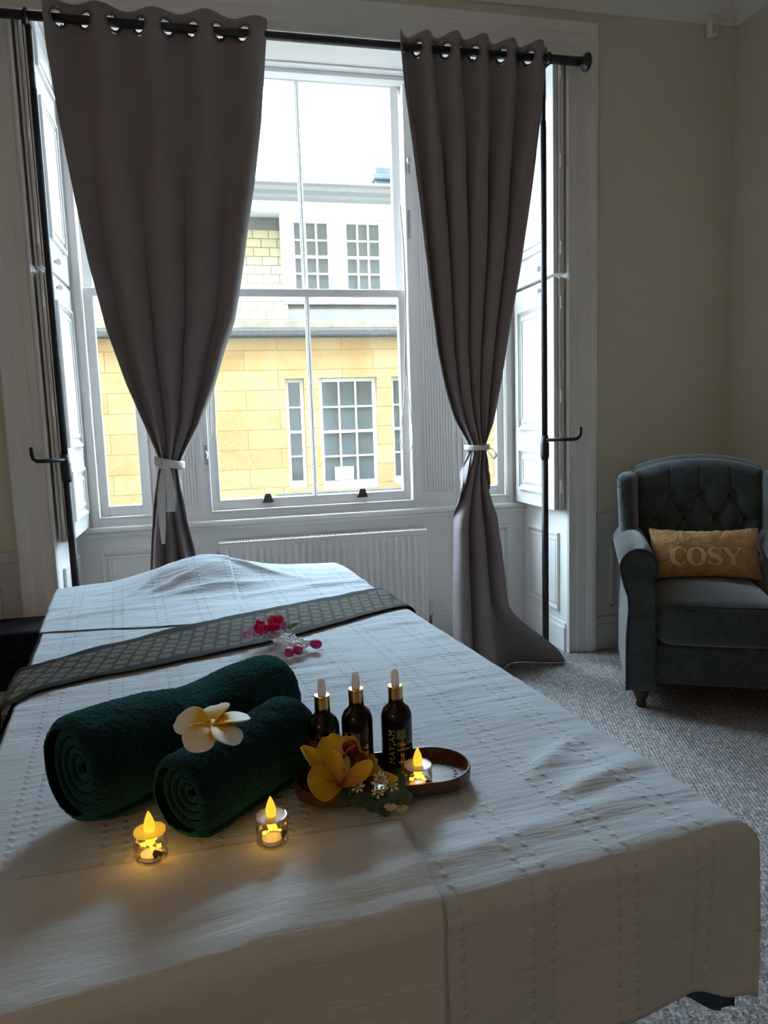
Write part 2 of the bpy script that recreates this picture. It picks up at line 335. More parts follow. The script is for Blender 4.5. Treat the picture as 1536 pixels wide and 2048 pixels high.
def wm(o):                                       # world matrix of a thing from its own loc/rot (parts sit at identity)
    M = Matrix.Identity(4)
    while o is not None: M = (Matrix.Translation(o.location) @ o.rotation_euler.to_matrix().to_4x4()) @ M; o = o.parent
    return M
def link(name, me, m, parent=None):
    o = bpy.data.objects.new(name, me); col.objects.link(o)
    if m is not None: me.materials.append(m)
    if parent is not None: o.parent = parent
    return o
def obj(name, mb, m, parent=None, smooth=False, bevel=0.0, local=False, solid=0.0, subsurf=0, uv=None, seg=2, angle=0.6):
    me = bpy.data.meshes.new(name); vs = mb.v
    if parent is not None and not local:
        Mi = wm(parent).inverted(); vs = [tuple(Mi @ Vector(q)) for q in vs]
    me.from_pydata(vs, [], mb.f)
    bm = bmesh.new(); bm.from_mesh(me); bmesh.ops.recalc_face_normals(bm, faces=bm.faces); bm.to_mesh(me); bm.free()
    me.validate()
    if uv is not None:
        l = me.uv_layers.new(name='UVMap'); src = [uv(i) for i in range(len(me.vertices))]
        for lp in me.loops: l.data[lp.index].uv = src[lp.vertex_index]
    if smooth:
        for p in me.polygons: p.use_smooth = True
    o = link(name, me, m, parent)
    if solid: md = o.modifiers.new('solid', 'SOLIDIFY'); md.thickness = solid; md.offset = 0
    if subsurf: md = o.modifiers.new('sub', 'SUBSURF'); md.levels = md.render_levels = subsurf
    if bevel:
        md = o.modifiers.new('bevel', 'BEVEL'); md.width = bevel; md.segments = seg; md.limit_method = 'ANGLE'; md.angle_limit = angle
    return o
def tag(o, label, cat, group=None):
    o['label'] = label; o['category'] = cat; o['kind'] = 'thing'
    if group: o['group'] = group
    return o
def thing(name, label, cat, loc=(0, 0, 0), rotz=0.0, group=None):
    o = bpy.data.objects.new(name, None); col.objects.link(o); o.location = loc; o.rotation_euler = (0, 0, rotz); o.empty_display_size = 0.05
    return tag(o, label, cat, group)
def struct(name, mb, m, parent=None, **kw):
    o = obj(name, mb, m, parent, **kw); o['kind'] = 'structure'; return o
def interp(x, pts): return float(np.interp(x, [p[0] for p in pts], [p[1] for p in pts]))
def fbm(x, y, z=0.0): return noise.fractal(Vector((x, y, z)), 1.0, 2.0, 3)
def smooth01(a, b, x): q = min(max((x - a) / (b - a), 0), 1); return q * q * (3 - 2 * q)

# ------------------------------------------------------------------ the room
XL, XR, YW, YB, ZC, YBACK = -2.4, 2.600, 3.335, 3.83, 3.12, -2.6     # room faces; YB the back of the window bay
BX0, BX1, BZ = -0.655, 1.695, 2.885                                   # bay opening
CXW = 0.52
struct('floor', MB().box(XL - .2, XR + .2, YBACK - .2, 4.2, -.12, 0), carpet)
struct('ceiling', MB().box(XL - .2, XR + .2, YBACK - .2, 4.2, ZC, ZC + .15), ceil_m)
m = MB().box(XL, BX0 - .02, YW, 4.15, 0, ZC).box(BX1 + .02, XR, YW, 4.15, 0, ZC).box(BX0 - .02, BX1 + .02, YW, 4.15, BZ + .06, ZC)
struct('wall_front', m, plaster)
struct('wall_right', MB().box(XR, XR + .2, YBACK, 4.15, 0, ZC), plaster)
struct('wall_left', MB().box(XL - .2, XL, YBACK, 4.15, 0, ZC), plaster)
struct('wall_back', MB().box(XL, XR, YBACK - .2, YBACK, 0, ZC), plaster)
# cornice
def cornice(poly_axis, a0, a1, wallc, sgn, name):
    prof = [(0, 0), (0, -.10), (.012, -.10), (.018, -.085), (.05, -.05), (.085, -.03), (.095, -.012), (.12, -.012), (.12, 0)]
    poly = [(wallc + sgn * p[0], ZC + p[1]) for p in prof]
    struct(name, MB().prism(poly, poly_axis, a0, a1), ceil_m)
cornice('x', XL, XR, YW, -1, 'trim_1'); cornice('y', YBACK, YW, XR, -1, 'trim_2')
# dado panelling and skirting on the room walls
def wainscot(name, axis, a0, a1, wc, sgn):
    """panelled dado: rail, field with raised panels, skirting"""
    mm = MB()
    def bx(u0, u1, d0, d1, z0, z1):
        lo, hi = sorted((wc + sgn * d0, wc + sgn * d1))
        if axis == 'x': mm.box(u0, u1, lo, hi, z0, z1)
        else: mm.box(lo, hi, u0, u1, z0, z1)
    bx(a0, a1, 0, .008, .17, .66); bx(a0, a1, 0, .028, .655, .70); bx(a0, a1, 0, .018, .60, .655)
    bx(a0, a1, 0, .022, 0, .13); bx(a0, a1, 0, .016, .13, .165)
    n = max(1, round((a1 - a0) / .62)); w = (a1 - a0) / n
    for k in range(n):
        u0, u1 = a0 + k * w + .08, a0 + (k + 1) * w - .08
        for e, d in ((0, .018), (.045, .014)):
            p0, p1, q0, q1 = u0 + e, u1 - e, .215 + e, .555 - e
            bx(p0, p1, 0, d, q0, q0 + .018); bx(p0, p1, 0, d, q1 - .018, q1); bx(p0, p0 + .018, 0, d, q0, q1); bx(p1 - .018, p1, 0, d, q0, q1)
    struct(name, mm, dado_m, bevel=.003)
wainscot('baseboard_front', 'x', 1.853, XR, YW, -1); wainscot('baseboard_front_left', 'x', XL, -.808, YW, -1)
wainscot('baseboard_right', 'y', YBACK, YW - .03, XR, -1)

# architrave round the bay
def arch_prof(w): return [(0, 0), (0, .012), (.006, .022), (.014, .022), (.02, .014), (.05, .014), (.056, .020), (.10, .020), (.106, .028), (.128, .034), (.146, .034), (.155, .024), (.155, 0)]
ap = arch_prof(0); mm = MB(); n = len(ap)
for o_, d_ in ap: mm.v += [(BX0 - o_, YW - d_, 0), (BX0 - o_, YW - d_, 2.815 + o_), (BX1 + o_, YW - d_, 2.815 + o_), (BX1 + o_, YW - d_, 0)]
for j in range(n):
    for k in range(3): mm.f.append((4 * j + k, 4 * j + k + 1, 4 * ((j + 1) % n) + k + 1, 4 * ((j + 1) % n) + k))
mm.f.append(tuple(4 * j for j in range(n))); mm.f.append(tuple(4 * j + 3 for j in range(n)))
struct('trim_3', mm, paint)
# bay linings
mm = MB().box(BX0 - .02, BX1 + .02, YW, 4.0, BZ, BZ + .06)
mm.box(BX0 - .02, BX1 + .02, YW, YW + .03, 2.815, BZ)
mm.box(BX0, BX1, YB - .05, YB, BZ - .02, BZ)
mm.box(BX0 + .10, BX1 - .10, YW + .08, YW + .10, BZ - .008, BZ).box(BX0 + .10, BX1 - .10, YB - .12, YB - .10, BZ - .008, BZ)
struct('trim_4', mm, paint, bevel=.003)
# below the sill: back wall of the bay with panels either side of the radiator
def frame_panel(mm, X0, X1, Z0, Z1, face, rail=.03, d=.014):
    """mouldings of a sunk panel with a raised field; face(u, d, z) maps to world"""
    def bx(u0, u1, d0, d1, z0, z1):
        c = [face(u, dd, z) for z in (z0, z1) for dd in (d0, d1) for u in (u0, u1)]
        mm.add(c, [(0, 2, 3, 1), (4, 5, 7, 6), (0, 1, 5, 4), (2, 6, 7, 3), (0, 4, 6, 2), (1, 3, 7, 5)])
    for e, w, dd in ((0, .012, d), (.012, .010, d * .5), (rail, .014, d * .7)):
        x0, x1, z0, z1 = X0 + e, X1 - e, Z0 + e, Z1 - e
        bx(x0, x1, 0, dd, z0, z0 + w); bx(x0, x1, 0, dd, z1 - w, z1); bx(x0, x0 + w, 0, dd, z0 + w, z1 - w); bx(x1 - w, x1, 0, dd, z0 + w, z1 - w)
    bx(X0 + rail + .014, X1 - rail - .014, 0, d * .45, Z0 + rail + .014, Z1 - rail - .014)
mm = MB().box(BX0 - .02, BX1 + .02, YB, 4.1, 0, .705)
mm.box(BX0, BX1, YB - .016, YB, 0, .12).box(BX0, BX1, YB - .010, YB, .12, .15)
fback = lambda u, d, z: (u, YB - d, z)
frame_panel(mm, -.55, -.11, .20, .60, fback); frame_panel(mm, 1.27, 1.60, .20, .60, fback)
struct('wall_bay', mm, paint, bevel=.002)
mm = MB().box(BX0, BX1, YB - .032, YB + .02, .690, .718).box(BX0, BX1, YB - .018, YB, .668, .690)
struct('trim_5', mm, paint, bevel=.008)
# side linings below the shutters, with skirting, and the dark box behind the shutter stacks
for nm, x, sg in (('bay_left', BX0, 1), ('bay_right', BX1, -1)):
    mm = MB(); lo, hi = sorted((x, x - sg * .02)); mm.box(lo, hi, YW, 4.0, 0, BZ)
    lo, hi = sorted((x, x + sg * .012)); mm.box(lo, hi, YW, YB, 0, .125); lo, hi = sorted((x, x + sg * .007)); mm.box(lo, hi, YW, YB, .125, .15)
    fs = lambda u, d, z, x=x, sg=sg: (x + sg * d, u, z)
    frame_panel(mm, YW + .07, YB - .06, .20, .60, fs)
    struct('wall_' + nm, mm, paint, bevel=.002)

# ------------------------------------------------------------------ windows
def ring(mm, x0, x1, z0, z1, w, y0, y1, wb=None, wt=None):
    wb = w if wb is None else wb; wt = w if wt is None else wt
    mm.box(x0, x0 + w, y0, y1, z0, z1).box(x1 - w, x1, y0, y1, z0, z1).box(x0 + w, x1 - w, y0, y1, z0, z0 + wb).box(x0 + w, x1 - w, y0, y1, z1 - wt, z1)
def sash_window(n, x0, x1, bar, lifts):
    """box frame x0..x1 with a lower sash in front of an upper sash"""
    mm = MB(); ring(mm, x0, x1, .705, BZ + .05, .028, YB - .004, YB + .14, .05, .02)
    ring(mm, x0 + .028, x1 - .028, .755, BZ, .010, YB - .010, YB + .016)                 # staff bead
    w = struct('window_%d' % n, mm, paint, bevel=.003)
    gx0, gx1 = x0 + .038, x1 - .038
    def sash(name, z0, z1, ya, yb, wb, wt, zbar):
        s_ = MB(); ring(s_, gx0, gx1, z0, z1, .044, ya, yb, wb, wt)
        so = obj(name, s_, paint, w, bevel=.004)
        yc = (ya + yb) / 2
        obj('pane', MB().box(gx0 + .04, gx1 - .04, yc - .002, yc + .002, z0 + wb - .004, z1 - wt + .004), glass, so)
        if bar is not None:
            b = MB().box(bar - .011, bar + .011, ya + .006, yb - .006, z0 + wb - .004, z1 - wt + .004).box(bar - .005, bar + .005, ya - .001, ya + .006, z0 + wb, z1 - wt)
            obj('glazing_bar', b, paint, so, bevel=.003)
        return so
    lo = sash('lower_sash', .757, 1.868, YB + .022, YB + .062, .058, .040, None)
    up = sash('upper_sash', 1.828, BZ + .05, YB + .070, YB + .110, .040, .055, None)
    hw = MB()
    if lifts:
        for lx in lifts:
            b = MB(); y = YB + .022
            b.box(lx - .028, lx + .028, y - .010, y, .790, .802).prism([(lx - .026, .800), (lx + .026, .800), (lx + .016, .832), (lx - .016, .832)], 'y', y - .016, y - .003)
            b.tube([(lx - .016, y - .014, .834), (lx + .016, y - .014, .834)], .006, 8)
            obj('sash_lift', b, bronze, lo, bevel=.002)
    return w, lo
sash_window(1, -.585, -.265, None, ()); w2, lo2 = sash_window(2, -.045, 1.085, .525, (.276, .774)); sash_window(3, 1.305, 1.625, None, ())
# brass-white pulley plate and catch on the right stile of the centre window
obj('sash_pulley', MB().box(1.062, 1.078, YB - .016, YB - .003, 2.44, 2.52).ball((1.07, YB - .018, 2.50), (.012, .012, .02)), steel, w2, bevel=.002)
obj('catch', MB().box(1.062, 1.076, YB - .014, YB - .003, 2.12, 2.26), steel, w2, bevel=.002)
obj('catch', MB().box(-.030, -.016, YB - .02, YB - .003, 1.00, 1.10).ball((-.023, YB - .022, 1.05), (.012, .012, .02)), steel, w2)
# mullions with reeded faces, and end pieces
for k, (xa, xb, ra, rb) in enumerate(((-.265, -.045, -.245, -.075), (1.085, 1.305, 1.115, 1.285))):
    mm = MB().box(xa, xb, YB + .002, YB + .14, .705, BZ); n = 11; w = (rb - ra) / n
    for i in range(n):
        xc = ra + (i + .5) * w
        mm.prism([(xc + w * .46 * math.cos(PI + a * PI / 6), YB + .004 + w * .55 * math.sin(PI + a * PI / 6)) for a in range(7)], 'z', .80, BZ - .05)
    struct('trim_%d' % (6 + k), mm, paint)
struct('trim_8', MB().box(BX0, -.585, YB, YB + .14, .705, BZ).box(1.625, BX1, YB, YB + .14, .705, BZ), paint)

# ------------------------------------------------------------------ shutters folded against the bay sides
SH = 'painted shutter leaves in the window bay'
def shutter(label, sg, z0, z1, rails, knob_z):
    """sg +1: left reveal, face at x = BX0 + .06; leaf runs from the window out to the room"""
    xf = BX0 + .062 if sg > 0 else BX1 - .062
    ya, yb = YW + .002, YB - .022
    r = thing('shutter', label, 'shutter', (xf, (ya + yb) / 2, z0), 0, SH)
    lo, hi = sorted((xf, xf - sg * .022)); mm = MB().box(lo, hi, ya, yb, z0 + .003, z1 - .003)
    obj('front_leaf', mm, paint, r, bevel=.003)
    pm = MB(); fs = lambda u, d, z: (xf + sg * d, u, z)
    for (a, b) in rails: frame_panel(pm, ya + .075, yb - .06, a, b, fs, .042, .012)
    obj('panel_moulding', pm, paint, r)
    for q, dy in ((.025, .010), (.040, .006)):
        lo, hi = sorted((xf - sg * q, xf - sg * (q + .012))); obj('folded_leaf', MB().box(lo, hi, ya - dy, yb - .04, z0 + .003, z1 - .003), paint, r, bevel=.002)
    for zz in np.linspace(z0 + .12, z1 - .12, 3): obj('hinge', MB().box(*sorted((xf - sg * .036, xf - sg * .030)), ya - .016, ya + .01, zz - .03, zz + .03), paint, r)
    if knob_z: obj('knob', MB().ball((xf + sg * .016, ya + .13, knob_z), .014).tube([(xf, ya + .13, knob_z), (xf + sg * .016, ya + .13, knob_z)], .006, 8), paint, r, smooth=True)
ZS = 1.85
shutter('tall white upper shutter leaf on the left side of the bay behind the black pole', 1, ZS + .005, BZ - .01, ((1.99, 2.55), (2.66, 2.84)), 1.905)
shutter('white lower shutter leaf on the left side of the bay beside the tied left curtain', 1, .722, ZS - .005, ((.80, 1.02), (1.12, 1.74)), 1.80)
shutter('white upper shutter leaf on the right of the bay behind the right curtain', -1, ZS + .005, BZ - .01, ((1.99, 2.55), (2.66, 2.84)), 1.905)
shutter('white lower shutter leaf on the right side of the bay beside the black hook', -1, .722, ZS - .005, ((.80, 1.02), (1.12, 1.74)), 1.80)

# ------------------------------------------------------------------ curtain stand (poles, rod, hooks)
YR, RZ = 3.245, 2.765
YP = 3.294; pole_r = at_y(1088.5, 700, YP).x; pole_l = at_y(103, 600, YP).x
st = thing('curtain_stand', 'black metal curtain stand of two tall poles and a rod before the window', 'curtain rod', (0.5, YR, 0))
zr = lambda x: RZ + 0.0 * x
rx0, rx1 = -1.02, at_y(1172, 121, YR).x
obj('rod', MB().tube([(rx0, YR, RZ), (rx1 - .1, YR, RZ)], .0165, 20), black_metal, st, smooth=True)
obj('rod_end', MB().tube([(rx1 - .21, YR, RZ), (rx1 - .03, YR, RZ)], .0195, 20).lathe([(.018, -.03), (.020, 0), (.037, .004), (.040, .012), (.036, .020), (.0, .022)], 28, (rx1 - .01, YR, RZ), Matrix.Rotation(PI / 2, 3, 'Y')), black_metal, st, smooth=True)
for px, sg in ((pole_l, -.72), (pole_r, 1)):
    hz = at_y(1089, 880, YP).z - .018
    obj('pole', MB().tube([(px, YP, .012), (px, YP, hz)], .0160, 18), black_metal, st, smooth=True)
    obj('upper_pole', MB().tube([(px, YP, hz - .02), (px, YP, 2.52)], .0135, 18).tube([(px, YP, 2.50), (px, YP, RZ + .015)], .0115, 18), black_metal, st, smooth=True)
    obj('collar', MB().lathe([(.017, -.075), (.021, -.06), (.021, 0), (.017, .012), (.017, .04)], 20, (px, YP, hz), cap=True), black_metal, st, smooth=True)
    obj('hook', MB().tube([(px, YP - .012, hz + .018), (px + sg * .10, YP - .05, hz + .018), (px + sg * .135, YP - .055, hz + .019), (px + sg * .152, YP - .055, hz + .028), (px + sg * .158, YP - .055, hz + .045), (px + sg * .158, YP - .055, hz + .075)], .0085, 12), black_metal, st, smooth=True)
    obj('bracket', MB().torus((px + .004, YR, RZ), .021, .007, Matrix.Rotation(PI / 2, 3, 'Y')).box(px - .012, px + .012, YR + .012, YP + .012, RZ - .02, RZ + .02), black_metal, st)
    obj('foot', MB().lathe([(.032, 0), (.032, .006), (.019, .012), (.017, .05)], 24, (px, YP, .002)), black_metal, st, smooth=True)

# ------------------------------------------------------------------ curtains
def trace(pts, y): return sorted([(p.z, p.x) for p in (at_y(a, b, y) for a, b in pts)])
Lc_l = [(84, -6), (88, 40), (95, 100), (120, 240), (150, 390), (180, 530), (215, 660), (255, 770), (290, 850), (317, 912), (318, 935), (309, 1000), (303, 1080), (300, 1150), (294, 1300)]
Lc_r = [(534, 30), (533, 60), (528, 150), (522, 250), (510, 360), (497, 450), (483, 560), (470, 640), (450, 700), (430, 770), (400, 850), (368, 910), (358, 935), (362, 960), (375, 1040), (390, 1100), (398, 1140), (415, 1300)]
Rc_l = [(797, 55), (797, 72), (803, 150), (815, 260), (830, 380), (845, 500), (857, 600), (870, 700), (887, 780), (905, 840), (932, 888), (934, 905), (922, 950), (914, 990), (910, 1040), (908, 1150), (907, 1330)]
Rc_r = [(1102, 85), (1101, 100), (1090, 220), (1075, 330), (1060, 440), (1045, 540), (1025, 650), (1005, 760), (987, 840), (968, 888), (968, 905), (976, 960), (985, 1010), (1000, 1120), (1012, 1210), (1026, 1310), (1030, 1340)]
def curtain(name, label, tl, tr, waves, phase, wz, seed, train):
    at = .036 if train else .027; wlow = 2.3 if train else 3.4
    Lp, Rp = trace(tl, YR), trace(tr, YR)
    ztop, zbot = RZ + .062, 0.002
    NU, NV = 300, 170
    dep = [(0, .035), (wz - .45, .040), (wz - .12, .026), (wz, .020), (wz + .12, .024), (wz + .5, .032), (2.3, at), (3, at)]
    def shape(u, z):
        xl, xr = interp(z, Lp), interp(z, Rp); w = xr - xl
        near = math.exp(-((z - wz) / .20) ** 2)
        ph = 2 * PI * waves * u + phase + .35 * math.sin(5 * u + seed) * (1 - smooth01(2.2, 2.7, z))
        lowk = (1 - smooth01(wz - .40, wz + .04, z)); ph += 2 * PI * (wlow - waves) * (u - .5) * lowk
        s1 = math.sin(ph); fold = s1 + .16 * math.sin(2 * ph + 1 + seed) * (1 - smooth01(2.3, 2.75, z))
        a = interp(z, dep); over = (1 - smooth01(1.9, 2.6, z)) * .30 * w / waves / 2
        x = xl + w * u + over * math.cos(ph) * min(1, 6 * u, 6 * (1 - u))
        # finer pleats radiate out of the tie
        fine = .009 * (.25 + near) * math.sin(2 * PI * waves * 2.6 * u + 2.1 * seed) * math.exp(-((z - wz) / (.55 if z > wz else .18)) ** 2)
        belly = -.030 * near * (1 - (2 * u - 1) ** 2)
        wob = .010 * fbm(u * 3 + seed, z * 1.2) * (1 - smooth01(2.3, 2.7, z))
        y = YR + a * fold + fine + belly + wob - .012
        y = min(y, YW - .045 if z > 2.6 else 9)
        return Vector((x, y + (.012 if z > 2.6 else .012 * smooth01(2.3, 2.6, z)), z))
    def P(u, v):
        z = ztop - (ztop - zbot) * v; q = shape(u, z)
        if train:                                # the hem trails away over the carpet at the free edge
            k = smooth01(.62, 1.0, u) * smooth01(.32, .0, z)
            q.x += k * .24 * train; q.y -= .02 * k + .05 * smooth01(.25, 0, z) * smooth01(.30, .62, u) * (1 - smooth01(.62, .8, u))
        else: q.z = z
        q.z += .006 * math.sin(u * 9 + seed) * smooth01(2.6, 2.8, z)
        return q
    # eyelet centres: where the wave meets the rod
    cr = []; us = np.linspace(.004, .996, 4000); f = [shape(u, RZ).y - YR for u in us]
    for i in range(len(us) - 1):
        if f[i] * f[i + 1] <= 0: cr.append(us[i])
    cpts = []
    for u in cr:
        a, b = shape(u - .004, RZ), shape(u + .004, RZ); tg = (b - a); cpts.append((u, shape(u, RZ), tg.length / .008, Vector((tg.x, tg.y, 0)).normalized()))
    def hole(u, v):
        z = ztop - (ztop - zbot) * v
        if z < RZ - .08: return False
        for cu, cp, L, _ in cpts:
            if ((u - cu) * L) ** 2 + (z - RZ) ** 2 < .0315 ** 2: return True
        return False
    o = obj(name, MB().grid(P, NU, 230, skip=hole), curt_m, None, smooth=True, solid=.0018)
    tag(o, label, 'curtain', 'mink eyelet curtains at the bay window')
    for cu, cp, L, tg in cpts:
        nrm = tg.cross(Vector((0, 0, 1))); Mr = Matrix((tg, Vector((0, 0, 1)), nrm)).transposed()
        obj('eyelet', MB().torus(cp, .0325, .0052, Mr), eyelet_m, o, smooth=True)
    return shape, Lp, Rp
zwl = at_y(338, 925, YR).z; zwr = at_y(950, 894, YR).z
shl, LpL, RpL = curtain('curtain', 'wide mink eyelet curtain on the left, tied with a white bow with long tails', Lc_l, Lc_r, 4.2, -1.57, zwl, 1.3, 0)
shr, LpR, RpR = curtain('curtain', 'narrow mink eyelet curtain on the right, its hem trailing on the carpet', Rc_l, Rc_r, 5.4, -.88, zwr, 4.1, 1)

# ribbon tie-backs
def band(mm, cx, z, rx, ry, h, tilt, y0):
    mm.grid(lambda u, v: (cx + rx * math.cos(2 * PI * u), y0 + ry * math.sin(2 * PI * u), z + (v - .5) * h + tilt * math.cos(2 * PI * u)), 40, 3, True)
def strip(mm, pts, w, wn=(1, 0, 0), n=24):
    """flat ribbon along points; w is a list of half widths, wn the width direction"""
    P_ = [Vector(p) for p in pts]; k = len(P_) - 1
    def cr(t):
        i = min(int(t * k), k - 1); f = t * k - i
        a, b, c, d = P_[max(i - 1, 0)], P_[i], P_[i + 1], P_[min(i + 2, k)]
        return .5 * ((2 * b) + (c - a) * f + (2 * a - 5 * b + 4 * c - d) * f * f + (3 * b - a - 3 * c + d) * f ** 3)
    ww = lambda t: interp(t, [(i / (len(w) - 1), q) for i, q in enumerate(w)])
    mm.grid(lambda u, v: cr(v) + Vector(wn) * (ww(v) * (2 * u - 1)), 4, n)
tb = thing('tieback', 'white ribbon bow with two long tails round the left curtain', 'tieback', (at_y(338, 925, 3.2).x, 3.2, zwl), 0, 'white ribbon tie-backs')
cx = (interp(zwl, LpL) + interp(zwl, RpL)) / 2; rw = (interp(zwl, RpL) - interp(zwl, LpL)) / 2 + .014
mm = MB(); band(mm, cx, zwl, rw, .066, .034, -.014, YR - .022); obj('band', mm, ribbon_m, tb, smooth=True, solid=.002)
q = lambda px, py, y=3.165: tuple(at_y(px, py, y))
mm = MB(); strip(mm, [q(328, 927), q(318, 921), q(309, 918), q(311, 925), q(322, 931), q(329, 930)], [.012, .014, .012, .014, .010], (0, .25, .97)); obj('bow_loop', mm, ribbon_m, tb, smooth=True, solid=.002)
obj('knot', MB().ball(q(331, 929), (.018, .016, .018)), ribbon_m, tb, smooth=True)
mm = MB(); strip(mm, [q(330, 931), q(326, 960), q(323, 1000), q(325, 1050), q(327, 1088)], [.010, .017, .017, .014, .006]); obj('ribbon_tail', mm, ribbon_m, tb, smooth=True, solid=.002)
mm = MB(); strip(mm, [q(333, 931, 3.16), q(338, 955, 3.16), q(342, 990, 3.158), q(341, 1024, 3.158)], [.010, .015, .018, .020]); obj('ribbon_tail', mm, ribbon_m, tb, smooth=True, solid=.002)
tb = thing('tieback', 'white ribbon band with a small side loop round the right curtain', 'tieback', (at_y(950, 894, 3.2).x, 3.2, zwr), 0, 'white ribbon tie-backs')
cx = (interp(zwr, LpR) + interp(zwr, RpR)) / 2; rw = (interp(zwr, RpR) - interp(zwr, LpR)) / 2 + .014
mm = MB(); band(mm, cx, zwr, rw, .066, .024, 0, YR - .022); obj('band', mm, ribbon_m, tb, smooth=True, solid=.002)
mm = MB(); strip(mm, [q(969, 893, 3.2), q(980, 895, 3.2), q(990, 903, 3.2), q(992, 911, 3.2), q(986, 916, 3.2), q(978, 905, 3.2), q(968, 895, 3.2)], [.012, .012, .012, .012, .010], (0, .94, .34)); obj('bow_loop', mm, ribbon_m, tb, smooth=True, solid=.002)

# ------------------------------------------------------------------ radiator
R0, R1, RZ0, RZ1 = .018, 1.092, .105, .605; RY = YB - .105
rad = thing('radiator', 'white panel radiator under the centre window', 'radiator', (.55, YB - .06, RZ0))
NR = 30; pw = (R1 - R0 - .03) / NR
def radP(u, v):
    x = R0 + .015 + (R1 - R0 - .03) * u; z = RZ0 + .02 + (RZ1 - RZ0 - .03) * v
    ph = (u * NR) % 1; rib = smooth01(.10, .28, ph) * (1 - smooth01(.72, .90, ph))
    e = smooth01(0, .09, v) * (1 - smooth01(.90, .99, v)); return (x, RY + .004 - .011 * rib * e, z)
mm = MB().grid(radP, NR * 10, 26); obj('front_panel', mm, paint, rad, smooth=True)
mm = MB(); ring(mm, R0, R1, RZ0, RZ1, .018, RY + .001, RY + .006); mm.box(R0, R1, RY + .045, RY + .055, RZ0, RZ1 - .01); obj('panel_frame', mm, paint, rad, bevel=.002)
for xa in (R0, R1 - .012): obj('side_panel', MB().box(xa, xa + .012, RY + .005, RY + .085, RZ0 + .02, RZ1 - .004), paint, rad, bevel=.004)
mm = MB().box(R0, R1, RY, RY + .010, RZ1, RZ1 + .008).box(R0, R1, RY + .074, RY + .088, RZ1, RZ1 + .008).box(R0, R1, RY + .040, RY + .046, RZ1, RZ1 + .007)
for k in range(79): x = R0 + (R1 - R0) * k / 78; mm.box(x - .0035, x + .0035, RY + .008, RY + .076, RZ1, RZ1 + .007)
obj('top_grille', mm, paint, rad)
for xa in (.20, .86): obj('wall_bracket', MB().box(xa, xa + .04, RY + .05, YB - .001, .30, .50), paint, rad)
vx = at_y(860, 1230, RY + .03).x; vz = at_y(860, 1230, RY + .03).z
obj('valve', MB().lathe([(.012, -.05), (.012, -.01), (.017, -.005), (.017, .02), (.011, .03), (.014, .04), (.011, .075), (.004, .08)], 18, (vx, RY + .03, vz)).tube([(R1 - .002, RY + .03, vz), (vx - .03, RY + .03, vz)], .010, 12).lathe([(.014, -.014), (.014, .014)], 14, (vx - .028, RY + .03, vz), Matrix.Rotation(PI / 2, 3, 'Y')).tube([(vx, RY + .03, vz - .05), (vx, RY + .03, .001)], .008, 10), steel, rad, smooth=True)
obj('bleed_valve', MB().lathe([(.009, -.018), (.009, 0)], 12, (R0, RY + .03, RZ1 - .045), Matrix.Rotation(PI / 2, 3, 'Y')), steel, rad)

# sash cords
def cord(label, pts, r=.0028):
    P_ = [Vector(p) for p in pts]; out = []
    for i in range(len(P_) - 1):
        a, b, c, d = P_[max(i - 1, 0)], P_[i], P_[i + 1], P_[min(i + 2, len(P_) - 1)]
        for k in range(10):
            f = k / 10; out.append(.5 * ((2 * b) + (c - a) * f + (2 * a - 5 * b + 4 * c - d) * f * f + (3 * b - a - 3 * c + d) * f ** 3))
    out.append(P_[-1])
    return tag(obj('sash_cord', MB().tube(out, r, 8), cord_m, None, smooth=True), label, 'cord', 'sash cords of the centre window')
cord_m = simple_noise_mat('cream_cord', (0.50, 0.44, 0.33), (0.60, 0.54, 0.42), 200, 0.8)
yc = YB - .03
qq = lambda px, py, y=yc: at_y(px, py, y)
cord('cream sash cord hanging in a long loop on the right of the centre window', [qq(800, 410), qq(808, 520), qq(811, 640), qq(809, 740), qq(808, 800), qq(801, 870), qq(806, 898), qq(815, 906), qq(824, 893), qq(825, 860), qq(818, 800), qq(811, 720), qq(812, 640), qq(809, 530), qq(801, 412)])
cord('cream sash cord hanging in a short loop beside the left curtain', [qq(418, 700), qq(420, 780), qq(421, 850), qq(425, 877), qq(430, 870), qq(430, 830), qq(426, 760), qq(420, 700)])
cord('thin taut cord slanting across the lower left pane to the sash lift', [qq(424, 770, YB + .015), qq(480, 880, YB + .010), qq(533, 992, YB + .004)], .0008)

# ------------------------------------------------------------------ the bed: local frame (s across from right edge, t along from near edge)
BN = Vector((.582, .734, 0)); ES = Vector((.9942, .1076, 0)); ET = Vector((-.1076, .9942, 0))
BW, BL, BH = .875, 1.78, .70
def stp(p): d = Vector((p[0], p[1], 0)) - BN; return d.dot(ES), d.dot(ET)
def bed(s, t, z): q_ = BN + ES * s + ET * t; return Vector((q_.x, q_.y, z))
def hump(s, t):
    h = .075 * math.exp(-((s + .44) / .19) ** 2 - ((t - 1.70) / .17) ** 2) + .018 * math.exp(-((s + .15) / .22) ** 2 - ((t - 1.62) / .14) ** 2)
    return h
def crease(s, t, s0, t0, ang, L, w, h):
    c, sn = math.cos(ang), math.sin(ang); a = (s - s0) * c + (t - t0) * sn; b = -(s - s0) * sn + (t - t0) * c
    return h * math.exp(-(a / L) ** 2 - (b / w) ** 2)
